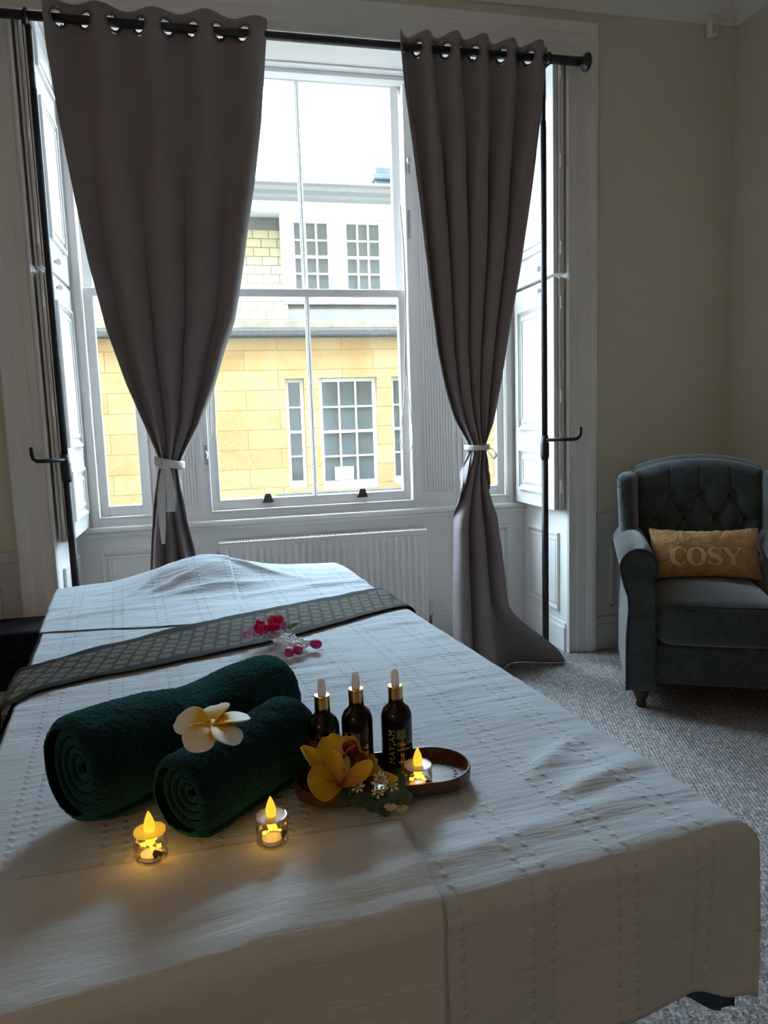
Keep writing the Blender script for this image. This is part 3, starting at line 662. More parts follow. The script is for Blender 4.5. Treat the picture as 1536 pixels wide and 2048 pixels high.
CRE = [(-.42, .03, .15, .20, .020, .010), (-.60, .05, -.1, .16, .022, .009), (-.24, .06, .05, .22, .025, .010), (-.10, .13, .25, .12, .020, .009), (-.13, .20, .55, .10, .018, .010), (-.50, .09, .3, .14, .016, .007),
       (-.75, .08, .2, .14, .02, .008), (-.33, .10, -.35, .10, .015, .006), (-.42, 1.50, .1, .15, .018, .010), (-.30, 1.62, -.6, .12, .016, .012), (-.55, 1.56, .5, .10, .016, .010), (-.12, 1.45, .1, .2, .018, .006), (-.70, 1.40, .05, .2, .02, .006), (-.60, 1.62, .9, .10, .015, .010)]
def sheet_h(s, t):
    """height of the cloth above the mattress top; calm under the tray, towels and candles"""
    calm = smooth01(0, 1, max(0, min(1, 1.25 - 3.2 * abs(t - .27)))) * (1 - smooth01(-.20, -.10, s))
    h = .003 * (fbm(s * 5, t * 9, 2) + .6) * (1 - .75 * calm)
    h += .0022 * (fbm(s * 6, t * 34, 7) + .5) * (1 - .7 * calm)
    for c_ in CRE: h += crease(s, t, *c_) * (1 - .8 * calm)
    return max(0, h) + hump(s, t)
def sheet_pos(s, t, off, drop=1.0):
    a, b = max(0, s), max(0, -t); e = max(0, t - BL)
    if a <= 0 and b <= 0 and e <= 0: return bed(s, t, BH + off + sheet_h(s, t))
    R = .022
    def fold(d):                                 # arc over the edge then straight down
        if d < R * PI / 2: return R * math.sin(d / R), R * (1 - math.cos(d / R))
        return R, R + d - R * PI / 2
    h = (.0 + sheet_h(min(s, 0), max(t, 0))) * math.exp(-max(a, b) / .03) + off
    oa, da = fold(a); ob, db = fold(b); oe, de = fold(e)
    if a > 0 and b > 0:                          # the cloth corner hangs as a loose fold
        o1, _ = fold(min(a, .05)); o2, _ = fold(min(b, .05)); _, d_ = fold(max(a, b)); k = (.03 if off > 0 else -.01) * min(a, b)
        wv_ = (.007 * math.sin(1.5) * smooth01(.03, .22, b) + .010 * fbm(0, 0, 5) * smooth01(.02, .2, b)) * math.exp(-a / .05) + (.005 if off < 0 else 0) * smooth01(.03, .1, b)
        return bed(o1 + k + off, -o2 - k - off + wv_, BH + h - d_)
    wv_ = .007 * math.sin(min(s, 0) * 21 + 1.5) * smooth01(.03, .22, b) + .010 * fbm(s * 4, 0, 5) * smooth01(.02, .2, b)
    wa_ = .008 * math.sin(t * 17) * smooth01(.03, .2, a)
    return bed(min(s, 0) + (oa + off if a > 0 else 0) + wa_ * (1 if a > 0 else 0) + (.05 * b * b if False else 0), min(max(t, 0), BL) - (ob + off - wv_ if b > 0 else 0) + (oe + off if e > 0 else 0), BH + h - da - db - de)
def cloth(name, s0, s1, t0, t1, off, m, nu, nv, sfun=None, **kw):
    S, T = (lambda u: s0 + (s1 - s0) * u), (lambda v: t0 + (t1 - t0) * v); uvs = []
    def P(u, v):
        s, t = (sfun(u, v) if sfun else (S(u), T(v))); uvs.append((s, t)); return sheet_pos(s, t, off)
    mm = MB().grid(P, nu, nv); return obj(name, mm, m, None, smooth=True, uv=lambda i: uvs[i], solid=kw.get('solid', .0012))

# bed body
bd = thing('massage_bed', 'dark wooden massage bed under white sheets in the middle of the room', 'bed', tuple(bed(-BW / 2, BL / 2, 0)), math.atan2(ES.y, ES.x))
def bbox(mm, s0, s1, t0, t1, z0, z1):
    c = [bed(s, t, z) for z in (z0, z1) for t in (t0, t1) for s in (s0, s1)]
    mm.add(c, [(0, 2, 3, 1), (4, 5, 7, 6), (0, 1, 5, 4), (2, 6, 7, 3), (0, 4, 6, 2), (1, 3, 7, 5)]); return mm
obj('mattress', bbox(MB(), -BW + .01, -.012, .014, BL - .02, .60, BH - .012), mattress_m, bd, bevel=.018, seg=4)
obj('frame', bbox(MB(), -BW + .05, -.05, .05, BL - .06, .50, .60), bed_wood, bd, bevel=.006)
for s0, t0 in ((-.215, .045), (-.77, .045), (-.215, BL - .14), (-.77, BL - .14)):
    obj('leg', bbox(MB(), s0, s0 + .085, t0, t0 + .085, 0, .50), bed_wood, bd, bevel=.006)
obj('shelf', bbox(MB(), -.75, -.15, .10, BL - .10, .16, .19), bed_wood, bd, bevel=.004)
# under cloth: navy and gold, showing past the sheet at the edges
o = cloth('bed_cover', 0, 0, 0, 0, -.006, navy_m, 110, 170, lambda u, v: (lambda s_: (s_, (lambda a_: a_ + (BL + .12 - a_) * v)(-.200 - .052 * smooth01(-.09, .0, s_))))(-BW + (BW + .165) * u))
tag(o, 'navy cloth with gold pattern draped under the white sheet, showing at its edges', 'bed cover')
# its left side hangs down too
lv = []
def leftP(u, v):
    t = .05 + (BL - .1) * u; d = .26 * v; lv.append((t, d)); return bed(-BW - .004 - .035 * math.sin(min(d / .05, PI / 2)) - .006 * math.sin(t * 25) * v, t, BH - .006 + sheet_h(-BW, t) - d)
obj('side_drop', MB().grid(leftP, 80, 14), navy_m, o, smooth=True, uv=lambda i: lv[i], solid=.0012)
# white sheet
def hem_t(s): return -.208 - .030 * smooth01(-.07, .01, s)
def sheet_s(u, v):
    s = -BW + (BW + .15) * u; t0_ = hem_t(s); t = t0_ + (BL + .10 - t0_) * v
    return s, t
o = cloth('bed_sheet', -BW, .215, -.225, BL + .1, .0045, sheet_m, 190, 330, sheet_s)
tag(o, 'large white stitched sheet covering the massage bed and hanging over its near end', 'sheet')
# plain white cloth at the near end, left part
fe = lambda t: interp(t, [(-.24, -.386), (-.05, -.384), (.02, -.380), (.143, -.365)])
o = cloth('foot_cloth', 0, 0, 0, 0, .0068, plain_m, 90, 90, lambda u, v: (lambda t: (-BW + .004 + (fe(t) + BW - .004) * u, t))(-.200 + (.145 + .200 + .055 * (1 - u)) * v))
tag(o, 'smaller plain white cloth laid over the near left end of the sheet', 'cloth')
# folded white cloth at the head end
o = cloth('head_cloth', 0, 0, 0, 0, .0085, sheet_m, 90, 110, lambda u, v: (lambda t: (-BW - .008 + (interp(t, [(1.10, -.43), (1.40, -.375), (BL + .1, -.36)]) + BW + .008) * u, t))((1.275 - .14 * u) + (BL + .06 - 1.275 + .14 * u) * v))
tag(o, 'folded white stitched cloth over the far left corner of the bed, beyond the brocade runner', 'cloth')
# brocade runner lying askew across the bed
near = [(-.90, .735), (-.85, .802), (-.75, .843), (-.636, .867), (-.376, .940), (-.031, 1.082), (.02, 1.10)]
far = [(-.90, .975), (-.858, .996), (-.756, 1.06), (-.624, 1.123), (-.337, 1.235), (-.034, 1.311), (.02, 1.33)]
uvs = []
def runP(u, v):
    d = -1.14 + 1.27 * u                          # arc length across the bed: hangs over both sides
    s = min(max(d, -BW - .014), .0); dl = max(0, -BW - .014 - d)
    tn, tf = interp(s, near), interp(s, far); t = tn + (tf - tn) * v; uvs.append((d, .5 + (v - .5) * .165))
    if dl > 0: p = bed(-BW - .014 - .034 * math.sin(min(dl / .05, PI / 2)) , t - dl * .9 + .3 * dl * (1 - v), BH + .012 - max(0, dl - .01) * 1.0)
    elif d > 0: p = sheet_pos(d, t, .0115)
    else:
        p = bed(s, t, BH + .0115 + sheet_h(max(s, -BW), t))
    return p
o = obj('bed_runner', MB().grid(runP, 160, 22), runner_m, None, smooth=True, uv=lambda i: uvs[i], solid=.0014)
tag(o, 'dark brocade runner with blue and gold motifs lying slantwise across the bed', 'runner')
def top_at(x, y, off=.0095): s, t = stp((x, y)); return BH + off + sheet_h(s, t)

# ------------------------------------------------------------------ rolled towels
def towel(label, c0, c1, r0, r1, dent, seed):
    c0, c1 = Vector(c0), Vector(c1); ax = (c1 - c0); L = ax.length; ax.normalize(); side = ax.cross(Vector((0, 0, 1))).normalized(); up = side.cross(ax)
    o = thing('rolled_towel', label, 'towel', ((c0 + c1) / 2)[:2] + (BH + .006,), 0, 'rolled dark green towels')
    floor = min(c0.z - r0, c1.z - r1)
    def P(u, v):
        a = 2 * PI * u; e = .06
        r = r0 + (r1 - r0) * v - dent * math.exp(-((v - .55) / .16) ** 2) * max(0, math.sin(a))
        ends = min(1, (min(v, 1 - v) / .07)); r *= (.80 + .20 * math.sqrt(max(0, 1 - (1 - ends) ** 2)))
        p = c0 + ax * (L * v)
        n_ = side * math.cos(a) + up * math.sin(a)
        r += .0018 * fbm(a * 2.0, v * 9, seed) + .0013 * noise.noise(Vector((math.cos(a) * 24, math.sin(a) * 24, v * 90 + seed))) + .0009 * noise.noise(Vector((math.cos(a) * 60, math.sin(a) * 60, v * 210 + seed)))
        q = p + n_ * r; q.z = max(q.z, floor + .0005 + (r - 0) * .0); return q
    obj('rolled_body', MB().grid(P, 260, 300, True), terry, o, smooth=True)
    # spiral of cloth seen at each end
    for c, d, rr in ((c0, ax, r0), (c1, -ax, r1)):
        def S(u, v):
            a = 2 * PI * 4.2 * u + 1.0; r = rr * (.10 + .80 * u)
            k = v * 2 * PI; w = rr * .085; er = r + w * math.cos(k); ed = .010 + .010 * (1 - u) - (w * .8) * math.sin(k)
            p = c + side * (er * math.cos(a)) + up * (er * math.sin(a) * .98) + d * (ed + .004)
            p.z = max(p.z, floor + .001); return p
        obj('towel_spiral', MB().grid(S, 260, 10), terry, o, smooth=True)
    # loose long edge of the cloth lying along the roll
    def E(u, v):
        a = -2.25 + .22 * v; r = r0 + (r1 - r0) * u + .004 + .0015 * fbm(u * 12, v * 3, seed)
        r *= (.86 + .14 * min(1, min(u, 1 - u) / .07)); p = c0 + ax * (L * (.03 + .94 * u)) + (side * -math.cos(a) + up * math.sin(a)) * r; p.z = max(p.z, floor + .001); return p
    obj('loose_edge', MB().grid(E, 120, 6), terry, o, smooth=True, solid=.006)
    return o
TB = BH + .012
towel('large dark green rolled towel behind the smaller roll', (-.196, .936, TB + .068), (.083, 1.157, TB + .062), .068, .061, .012, 1.0)
towel('small dark green rolled towel in front of the large roll, beside the tray', (-.062, .862, TB + .050), (.092, 1.010, TB + .054), .050, .054, .004, 6.0)

# ------------------------------------------------------------------ petals
def petal(L, W, curl=0.3, cup=0.2, tip=0.5, tilt=0.0, n=12, m=10, twist=0.0, ruffle=0.0, fold=0.0):
    """grid along +X; returns builder and per-vertex u"""
    us = []
    def P(u, v):
        us.append((v, u)); x = v; w = W * (math.sin(PI * min(1, (x * .93 + .045)) ** tip) ** .62) if True else 0
        yy = (2 * u - 1); a = tilt + curl * x
        px = L * x * math.cos(a * .6); pz = L * x * math.sin(a * .6) + cup * W * yy * yy * (1 - .3 * x) + ruffle * W * math.sin(9 * x + 3 * yy) * abs(yy)
        py = w * yy; py, pz = py * math.cos(twist * x) - pz * 0 , pz + py * math.sin(twist * x) + fold * w * max(0, yy) ** 2
        return (px, py, pz)
    return MB().grid(P, n, m), us
def place_petal(name, parent, M, m, solid=.0016, sub=1, **kw):
    mb, us = petal(**kw); mb.xf(M); return obj(name, mb, m, parent, smooth=True, solid=solid, uv=lambda i: us[i], subsurf=sub)
def frame_from(c, xdir, nrm):
    x = Vector(xdir).normalized(); z = Vector(nrm); z = (z - x * z.dot(x)).normalized(); y = z.cross(x)
    return Matrix.Translation(Vector(c)) @ Matrix((x, y, z)).transposed().to_4x4()
camx, camup = RW @ Vector((1, 0, 0)), RW @ Vector((0, -1, 0))

# frangipani on the towels
fc = at_z(424, 1446, .846)
view = (CAMP - fc).normalized()
fn = (view * .30 + Vector((0, 0, 1)) * .92).normalized()
fr = thing('frangipani', 'white frangipani flower with a yellow centre lying on the dark green towels', 'flower', tuple(fc))
fx = (camx - fn * camx.dot(fn)).normalized(); fy = fn.cross(fx)
for k, (ang, L) in enumerate(((96, .042), (28, .045), (-40, .044), (-112, .044), (170, .046))):
    a = math.radians(ang); d = fx * math.cos(a) + fy * math.sin(a)
    Mx = frame_from(fc - fn * .004 + d * .002, d, fn + (fx * -math.sin(a) + fy * math.cos(a)) * .16)
    place_petal('petal', fr, Mx, fr_m, solid=.0022, L=L, W=.0205, curl=-.85, cup=.18, tip=1.35, tilt=.72, fold=-.30)
obj('flower_tube', MB().lathe([(.001, -.016), (.0035, -.012), (.005, -.002), (.008, .004)], 14, fc - fn * .004, frame_from((0, 0, 0), fx, fn).to_3x3()), fr_m, fr, smooth=True, uv=lambda i: (.1, .5))

# ------------------------------------------------------------------ tray
TZ = BH + .0115
tc0, tc1, TR_ = Vector((.136, .929, 0)), Vector((.268, .924, 0)), .054
def stadium(r, n=28):
    d = (tc1 - tc0).normalized(); a0 = math.atan2(d.y, d.x); out = []
    for k in range(n + 1): a = a0 - PI / 2 + PI * k / n; out.append((tc1.x + r * math.cos(a), tc1.y + r * math.sin(a)))
    for k in range(n + 1): a = a0 + PI / 2 + PI * k / n; out.append((tc0.x + r * math.cos(a), tc0.y + r * math.sin(a)))
    return out
tray = thing('tray', 'oval walnut tray with a ring of dark dots, holding the bottles and an orchid', 'tray', (.2, .926, TZ))
mm = MB(); prof = [(TR_ - .006, 0), (TR_ - .001, .002), (TR_, .018), (TR_ - .001, .0195), (TR_ - .003, .0195), (TR_ - .004, .018), (TR_ - .005, .006), (TR_ - .009, .0045)]
rings = [stadium(r) for r, _ in prof]; n = len(rings[0])
for rg, (r, z) in zip(rings, prof): mm.v += [(x, y, TZ + z) for x, y in rg]
for j in range(len(prof) - 1):
    for k in range(n): mm.f.append((j * n + k, j * n + (k + 1) % n, (j + 1) * n + (k + 1) % n, (j + 1) * n + k))
mm.f.append(tuple(range(n))[::-1]); mm.f.append(tuple((len(prof) - 1) * n + k for k in range(n)))
obj('tray_body', mm, tray_m, tray, smooth=False, bevel=0)
mm = MB(); rg = stadium(TR_ - .0205, 12)
P2 = [Vector((*p, 0)) for p in rg]; tot = sum((P2[(i + 1) % len(P2)] - P2[i]).length for i in range(len(P2))); nd = 54; acc = 0; nxt = 0
for i in range(len(P2)):
    a, b = P2[i], P2[(i + 1) % len(P2)]; L = (b - a).length
    while nxt <= acc + L and L > 0:
        p = a.lerp(b, (nxt - acc) / L); mm.lathe([(.0027, 0), (.0023, .0006)], 10, (p.x, p.y, TZ + .0044)); nxt += tot / nd
    acc += L
obj('dot_inlay', mm, dot_m, tray)
TF = TZ + .0047

# ------------------------------------------------------------------ dropper bottles
def text_mesh(txt, size, spacing=1.0):
    cu = bpy.data.curves.new('t', 'FONT'); cu.body = txt; cu.size = size; cu.space_character = spacing; cu.extrude = 0; cu.resolution_u = 3
    ob = bpy.data.objects.new('t', cu); col.objects.link(ob); bpy.context.view_layer.update()
    me = bpy.data.meshes.new_from_object(ob); bpy.data.objects.remove(ob)
    bm = bmesh.new(); bm.from_mesh(me); bmesh.ops.triangulate(bm, faces=bm.faces)
    vs = [tuple(v_.co) for v_ in bm.verts]; fs = [tuple(v_.index for v_ in f_.verts) for f_ in bm.faces]; bm.free(); bpy.data.meshes.remove(me)
    w = max((v_[0] for v_ in vs), default=0); return vs, fs, w
BR = .0212
def on_bottle(mm, vs, fs, ox, oz, a0, cx_, cy_, vertical=False, r=BR + .00025):
    out = []
    for x, y, _ in vs:
        if vertical: x, y = -y, x
        a = a0 + (x + ox) / r; out.append((cx_ + r * math.cos(a), cy_ + r * math.sin(a), oz + y))
    mm.add(out, fs)
def quad_on(mm, x0, x1, z0, z1, a0, cx_, cy_, r=BR + .0002):
    mm.grid(lambda u, v: (cx_ + r * math.cos(a0 + (x0 + (x1 - x0) * u) / r), cy_ + r * math.sin(a0 + (x0 + (x1 - x0) * u) / r), z0 + (z1 - z0) * v), 8, 1)
def bottle(label, x, y, name_txt, sq, scale, turn):
    z0 = TF + .0003
    b = thing('dropper_bottle', label, 'bottle', (x, y, z0), 0, 'dark dropper bottles on the tray')
    H = .100 * scale
    body = [(.0, 0), (BR - .002, 0), (BR - .0005, .0008), (BR, .003), (BR, H - .018), (BR - .0008, H - .012), (BR - .004, H - .0045), (BR - .0105, H + .0015), (.0102, H + .004), (.0102, H + .010)]
    obj('glass_body', MB().lathe(body, 48, (x, y, z0), cap=False), bottle_m, b, smooth=True)
    c0 = H + .007
    obj('gold_cap', MB().lathe([(.0092, c0), (.0100, c0), (.0102, c0 + .0012), (.0102, c0 + .0185), (.0098, c0 + .0195), (.0060, c0 + .0198)], 40, (x, y, z0)), gold, b, smooth=False)
    r0 = c0 + .0195
    obj('dropper_bulb', MB().lathe([(.0058, r0), (.0056, r0 + .004), (.0053, r0 + .014), (.0048, r0 + .0185), (.0032, r0 + .0215), (.0010, r0 + .0228)], 28, (x, y, z0)), rubber, b, smooth=True)
    # printed label: angles measured so that text runs left to right when seen from the camera
    toc = math.atan2(-y, -x) + turn
    lab = MB(); vs, fs, w = text_mesh('MAYJAM', .0118, 1.12); on_bottle(lab, vs, fs, -.0058, z0 + .024, toc, x, y, True)
    vs, fs, w = text_mesh(name_txt, .0062, 1.08); on_bottle(lab, vs, fs, -.0022, z0 + .049, toc, x, y)
    vs, fs, w = text_mesh('ESSENTIAL OIL', .0036, 1.1); on_bottle(lab, vs, fs, -.0022, z0 + .0425, toc, x, y)
    vs, fs, w = text_mesh('PREMIUM QUALITY', .0031, 1.1); on_bottle(lab, vs, fs, -.0010, z0 + .0255, toc, x, y)
    vs, fs, w = text_mesh('100ml', .0040, 1.1); on_bottle(lab, vs, fs, .0, z0 + .0105, toc, x, y)
    obj('label_print', lab, print_gold, b)
    m_ = MB(); quad_on(m_, -.0026, .0098, z0 + .059, z0 + .0715, toc, x, y); obj('colour_square', m_, sq, b, smooth=True)
    m_ = MB(); quad_on(m_, -.0115, .014, z0 + .006, z0 + .0185, toc, x, y, BR + .0001); obj('label_band', m_, band_m, b, smooth=True)
    return b
p1, p2, p3 = at_z(643, 1374, .8535), at_z(711, 1361, .8535), at_z(790, 1355, .8535)
bottle('dark dropper bottle nearest the rolled towels, leftmost on the tray', p1.x, p1.y, 'LAVENDER', sq_brown, 1.0, -.95)
bottle('dark dropper bottle reading JASMINE with a sage square, middle of the three', p2.x, p2.y, 'JASMINE', sq_grey, 1.0, -.30)
bottle('dark dropper bottle reading TEA TREE with a green square, behind the tea light', p3.x, p3.y, 'TEA TREE', sq_green, 1.0, .12)

# ------------------------------------------------------------------ tea lights
def tea_light(label, x, y, z0, spin, power, warm):
    tl = thing('tea_light', label, 'candle', (x, y, z0), spin, 'battery tea lights'); R = .0195; H = .034; N = 10
    # faceted cup
    def ringv(r, z, ph): return [(r * math.cos(2 * PI * (k + ph) / N), r * math.sin(2 * PI * (k + ph) / N), z) for k in range(N)]
    prof = [(R * .90, 0, 0), (R, .003, .0), (R * .93, .010, .5), (R * 1.0, .017, 0), (R * .93, .024, .5), (R * 1.0, .031, 0), (R * .97, H, 0), (R * .90, H, 0)]
    mm = MB(); 
    for r, z, ph in prof: mm.v += ringv(r, z, ph)
    for j in range(len(prof) - 1):
        p0, p1_ = prof[j][2], prof[j + 1][2]
        for k in range(N):
            a, b_, c, d = j * N + k, j * N + (k + 1) % N, (j + 1) * N + (k + 1) % N, (j + 1) * N + k
            if p0 == p1_: mm.f.append((a, b_, c, d))
            elif p1_ > p0: mm.f += [(a, b_, d), (b_, c, d)]
            else: mm.f += [(a, b_, c), (a, c, d)]
    mm.f.append(tuple(range(N))[::-1])
    obj('faceted_cup', mm, clear, tl, local=True)
    obj('top_disc', MB().lathe([(.004, H - .003), (R * .92, H - .002), (R * .92, H - .0005), (.0045, H - .001)], 24, cap=False), disc_m if not warm else disc_w, tl, local=True)
    obj('flame', MB().lathe([(.0050, H - .002), (.0062, H + .004), (.0060, H + .008), (.0044, H + .014), (.0022, H + .0195), (.0006, H + .0225)], 16), flame_m, tl, local=True, smooth=True)
    g = MB().ball((0, 0, .022), (.0055, .0055, .008), 12, 8)
    for k in range(5): a = k * 2.4; g.obox((.009 * math.cos(a), .009 * math.sin(a), .012 + .002 * k), (.005, .002, .004), Matrix.Rotation(a, 3, 'Z') @ Matrix.Rotation(.6 * k, 3, 'X'))
    obj('glowing_core', g, glow_m, tl, local=True)
    obj('battery_holder', MB().lathe([(.012, .0012), (.012, .006), (.006, .008)], 20), disc_m, tl, local=True)
    obj('battery_clip', MB().obox((.006, -.0125, .0105), (.011, .002, .005), Matrix.Rotation(.5, 3, 'Y')).obox((.003, -.0128, .008), (.004, .002, .005), Matrix.Rotation(-.4, 3, 'Y')), chip_m, tl, local=True)
    lo = light('tea_light_glow', 'POINT', (x, y, z0 + .023), power, (1.0, 0.55, 0.12), shadow_soft_size=.008)
    return tl
disc_w = mat('amber_lit_disc', (0.85, 0.62, 0.18), 0.35, emit=(1.0, 0.55, 0.03), emit_s=0.55)
a1 = at_z(303, 1712, BH + .012); a2 = at_z(545, 1682, BH + .012); a3 = at_z(837, 1577, TF)
tea_light('lit clear tea light with an amber glow in front of the large towel roll', a1.x, a1.y, top_at(a1.x, a1.y), .2, .05, True)
tea_light('lit clear tea light standing on the sheet between the small towel roll and the tray', a2.x, a2.y, top_at(a2.x, a2.y), 1.0, .03, False)
tea_light('lit clear tea light standing on the tray in front of the rightmost bottle', a3.x, a3.y, TF, .6, .022, False)

# ------------------------------------------------------------------ orchid and sprig on the tray
oc = at_y(694, 1545, .874)
on = ((CAMP - oc).normalized() * .9 + Vector((0, 0, .45))).normalized()
ox = (camx - on * camx.dot(on)).normalized(); oy = on.cross(ox)
orc = thing('orchid_bloom', 'large yellow orchid bloom with a dark red lip at the front of the tray', 'flower', tuple(oc))
K = 1 / 1560.0
def opos(px, py, d=0.0): return oc + ox * ((px - 694) * K) + oy * (-(py - 1545) * K) + on * d
def opetal(base, tipp, W, m=or_m, nm='petal', d0=0.0, d1=0.0, **kw):
    b, e = opos(*base, d0), opos(*tipp, d1); Mx = frame_from(b, e - b, on); args = dict(curl=.4, cup=.3, tip=1.15); args.update(kw)
    return place_petal(nm, orc, Mx, m, solid=.0009, L=(e - b).length * 1.03, W=W, **args)
opetal((678, 1562), (603, 1495), .0145, tip=.75, cup=.5, curl=-.5, tilt=.35, d1=.004, twist=.5)
opetal((688, 1555), (652, 1480), .0215, tip=1.5, cup=.35, curl=.3, tilt=.1)
opetal((694, 1545), (697, 1474), .0165, tip=1.3, cup=.45, d0=-.006, d1=-.008)
opetal((692, 1562), (618, 1584), .0235, tip=1.5, cup=.3, curl=.5, d0=.002, d1=.008)
opetal((705, 1550), (752, 1520), .0165, tip=1.3, cup=.4, curl=.5, d0=-.004, d1=-.002, twist=-.4)
opetal((730, 1545), (797, 1564), .009, tip=.8, cup=.6, d0=-.012, d1=-.004)
opetal((735, 1530), (762, 1550), .008, tip=1.0, cup=.6, d0=-.010, d1=-.004)
opetal((684, 1580), (750, 1543), .0115, tip=1.2, cup=.8, curl=.5, d0=.010, d1=.016, tilt=.1)
opetal((682, 1578), (664, 1512), .0115, tip=1.2, cup=.7, curl=.6, d0=.006, d1=.012, tilt=.2)
# cup-shaped lip with a frilled rim, open towards the viewer
lu = []
def lipP(u, v):
    a = 2 * PI * u; lu.append((v, u)); r = .003 + .0150 * math.sin(v * PI / 2) * (1 + .10 * math.sin(5 * a) * v + .06 * math.sin(9 * a + 1) * v)
    return opos(709, 1536, .002) + ox * (r * math.cos(a) * .92) + oy * (r * math.sin(a) * 1.12) + on * (.017 * v ** 1.6 + .002 * math.sin(4 * a) * v)
obj('lip', MB().grid(lipP, 60, 16, True), lip_m, orc, smooth=True, solid=.0008, uv=lambda i: lu[i])
opetal((704, 1518), (692, 1488), .010, lip_m, 'lip', d0=.008, d1=.012, tip=1.2, cup=.9, curl=.5, ruffle=.2)
obj('column', MB().ball(opos(693, 1541, .013), (.0055, .005, .0145), 14, 10, Matrix((ox, on, oy)).transposed()).ball(opos(714, 1538, .008), (.004, .003, .006), 10, 8), col_m, orc, smooth=True)
obj('stem', MB().tube([opos(694, 1550, -.004), opos(700, 1580, -.014), Vector((opos(712, 1600, -.014).x, opos(712, 1600).y + .012, TF + .004))], .0025, 8), leaf_m, orc, smooth=True)

spr = thing('sprig', 'grey green leafy sprig with cream buds under the orchid on the tray edge', 'foliage', tuple(at_y(750, 1595, .862)))
SY = .858
def sp_(px, py, dy=0.0): return at_y(px, py, SY + dy)
def leaf(base, tipp, W, m=leaf_m, dy0=0.0, dy1=0.0, nrm=None):
    b, e = sp_(*base, dy0), sp_(*tipp, dy1); Mx = frame_from(b, e - b, nrm or (on + Vector((0, 0, .3)))); return place_petal('leaf', spr, Mx, m, solid=.0007, L=(e - b).length, W=W, curl=.3, cup=.15, tip=1.05)
leaf((722, 1590), (650, 1590), .010, dy0=.012, dy1=.004); leaf((745, 1592), (702, 1612), .011, dy0=.004, dy1=-.004); leaf((768, 1578), (822, 1602), .012, dy0=.004, dy1=-.004)
leaf((790, 1590), (806, 1545), .009, dy0=.002, dy1=.012); leaf((760, 1596), (775, 1632), .011, dy1=-.006); leaf((730, 1600), (752, 1622), .009, dy1=-.004); leaf((700, 1590), (672, 1606), .010, dy0=.010, dy1=.002)
obj('stem', MB().tube([sp_(700, 1585, .014), sp_(735, 1590, .006), sp_(770, 1598), sp_(806, 1612, -.004)], .0009, 6).tube([sp_(760, 1594, .002), sp_(790, 1600), sp_(838, 1578, .012)], .0007, 6), leaf_m, spr)
for bx, by, n_, rr in ((762, 1563, 11, 17), (716, 1575, 7, 13), (757, 1585, 7, 11), (783, 1572, 7, 14)):
    mm = MB(); c = sp_(bx, by, -.004)
    for k in range(n_):
        a = 2 * PI * k / n_ + .3 * random.random(); rad_ = rr * K * (.6 + .5 * random.random()); d = (ox * math.cos(a) + oy * math.sin(a) * .8 + on * .4).normalized(); e = c + d * rad_
        mm.tube([c - d * .001, e], .0004, 5); Mb = frame_from((0, 0, 0), d, on).to_3x3(); mm.ball(e, (.0034, .0018, .0018), 8, 6, Mb)
    obj('bud_cluster', mm, bud_m, spr, smooth=True)
for (px_, py_) in ((781, 1610), (803, 1612)):
    c = sp_(px_, py_, -.005)
    for k in range(5):
        a = -PI / 2 + (k - 2) * .55; d = ox * math.cos(a) + oy * math.sin(a); Mx = frame_from(c, d + on * .2, on); place_petal('small_petal', spr, Mx, bud_m, solid=.0005, sub=0, L=.010, W=.0028, curl=.4, cup=.3, tip=.9)

# ------------------------------------------------------------------ flower garland on the runner
gz = lambda x, y: BH + .016 + sheet_h(*stp((x, y)))
def gp(px, py, h=0.0): p = at_z(px, py, BH + .027 + h); return p
g0 = gp(560, 1280); gar = thing('flower_garland', 'pink, lilac and white flower garland with three rosebuds lying on the brocade runner', 'garland', tuple(g0))
up_ = Vector((0, 0, 1))
for (px_, py_, L) in ((527, 1262, .038), (540, 1258, .040), (553, 1254, .036), (520, 1268, .030), (535, 1268, .032), (548, 1266, .032)):
    c = gp(px_, py_, .006)
    for k in range(3):
        a = random.random() * 2 * PI; d = Vector((math.cos(a) * .8, math.sin(a) * .8, .55 + .5 * random.random())); place_petal('pink_petal', gar, frame_from(c, d, up_ + Vector((0, -.5, 0))), pink_m, solid=.0008, sub=0, L=L * .8, W=.010, curl=.5, cup=.5, tip=1.1, ruffle=.3)
for (px_, py_) in ((490, 1277), (500, 1272), (510, 1268), (518, 1275), (506, 1280), (530, 1277), (556, 1270), (566, 1265), (572, 1262), (545, 1277), (563, 1258)):
    c = gp(px_, py_, .002)
    for k in range(3):
        a = random.random() * 2 * PI; d = Vector((math.cos(a), math.sin(a), .4)); place_petal('lilac_petal', gar, frame_from(c, d, up_), lilac_m, solid=.0007, sub=0, L=.020, W=.006, curl=.5, cup=.5, tip=1.1)
place_petal('leaf', gar, frame_from(gp(565, 1262, .004), gp(592, 1252, .010) - gp(565, 1262, .004), up_ + Vector((0, -.4, 0))), leaf2_m, solid=.0007, sub=1, L=.042, W=.010, curl=.1, cup=.3, tip=1.0)
mm = MB()
for k in range(150):
    t_ = random.random(); px_ = 548 + 60 * t_ + random.uniform(-9, 9); py_ = 1272 + 16 * t_ + random.uniform(-11, 12) * (1 - .3 * t_); c = gp(px_, py_, random.uniform(-.005, .006))
    a = random.random() * 2 * PI; d = Vector((math.cos(a), math.sin(a), random.uniform(-.1, .9))).normalized(); mm.ball(c, (.008, .0024, .0024), 6, 5, frame_from((0, 0, 0), d, Vector((.3, .2, 1))).to_3x3())
obj('jasmine_buds', mm, wht_m, gar, smooth=True)
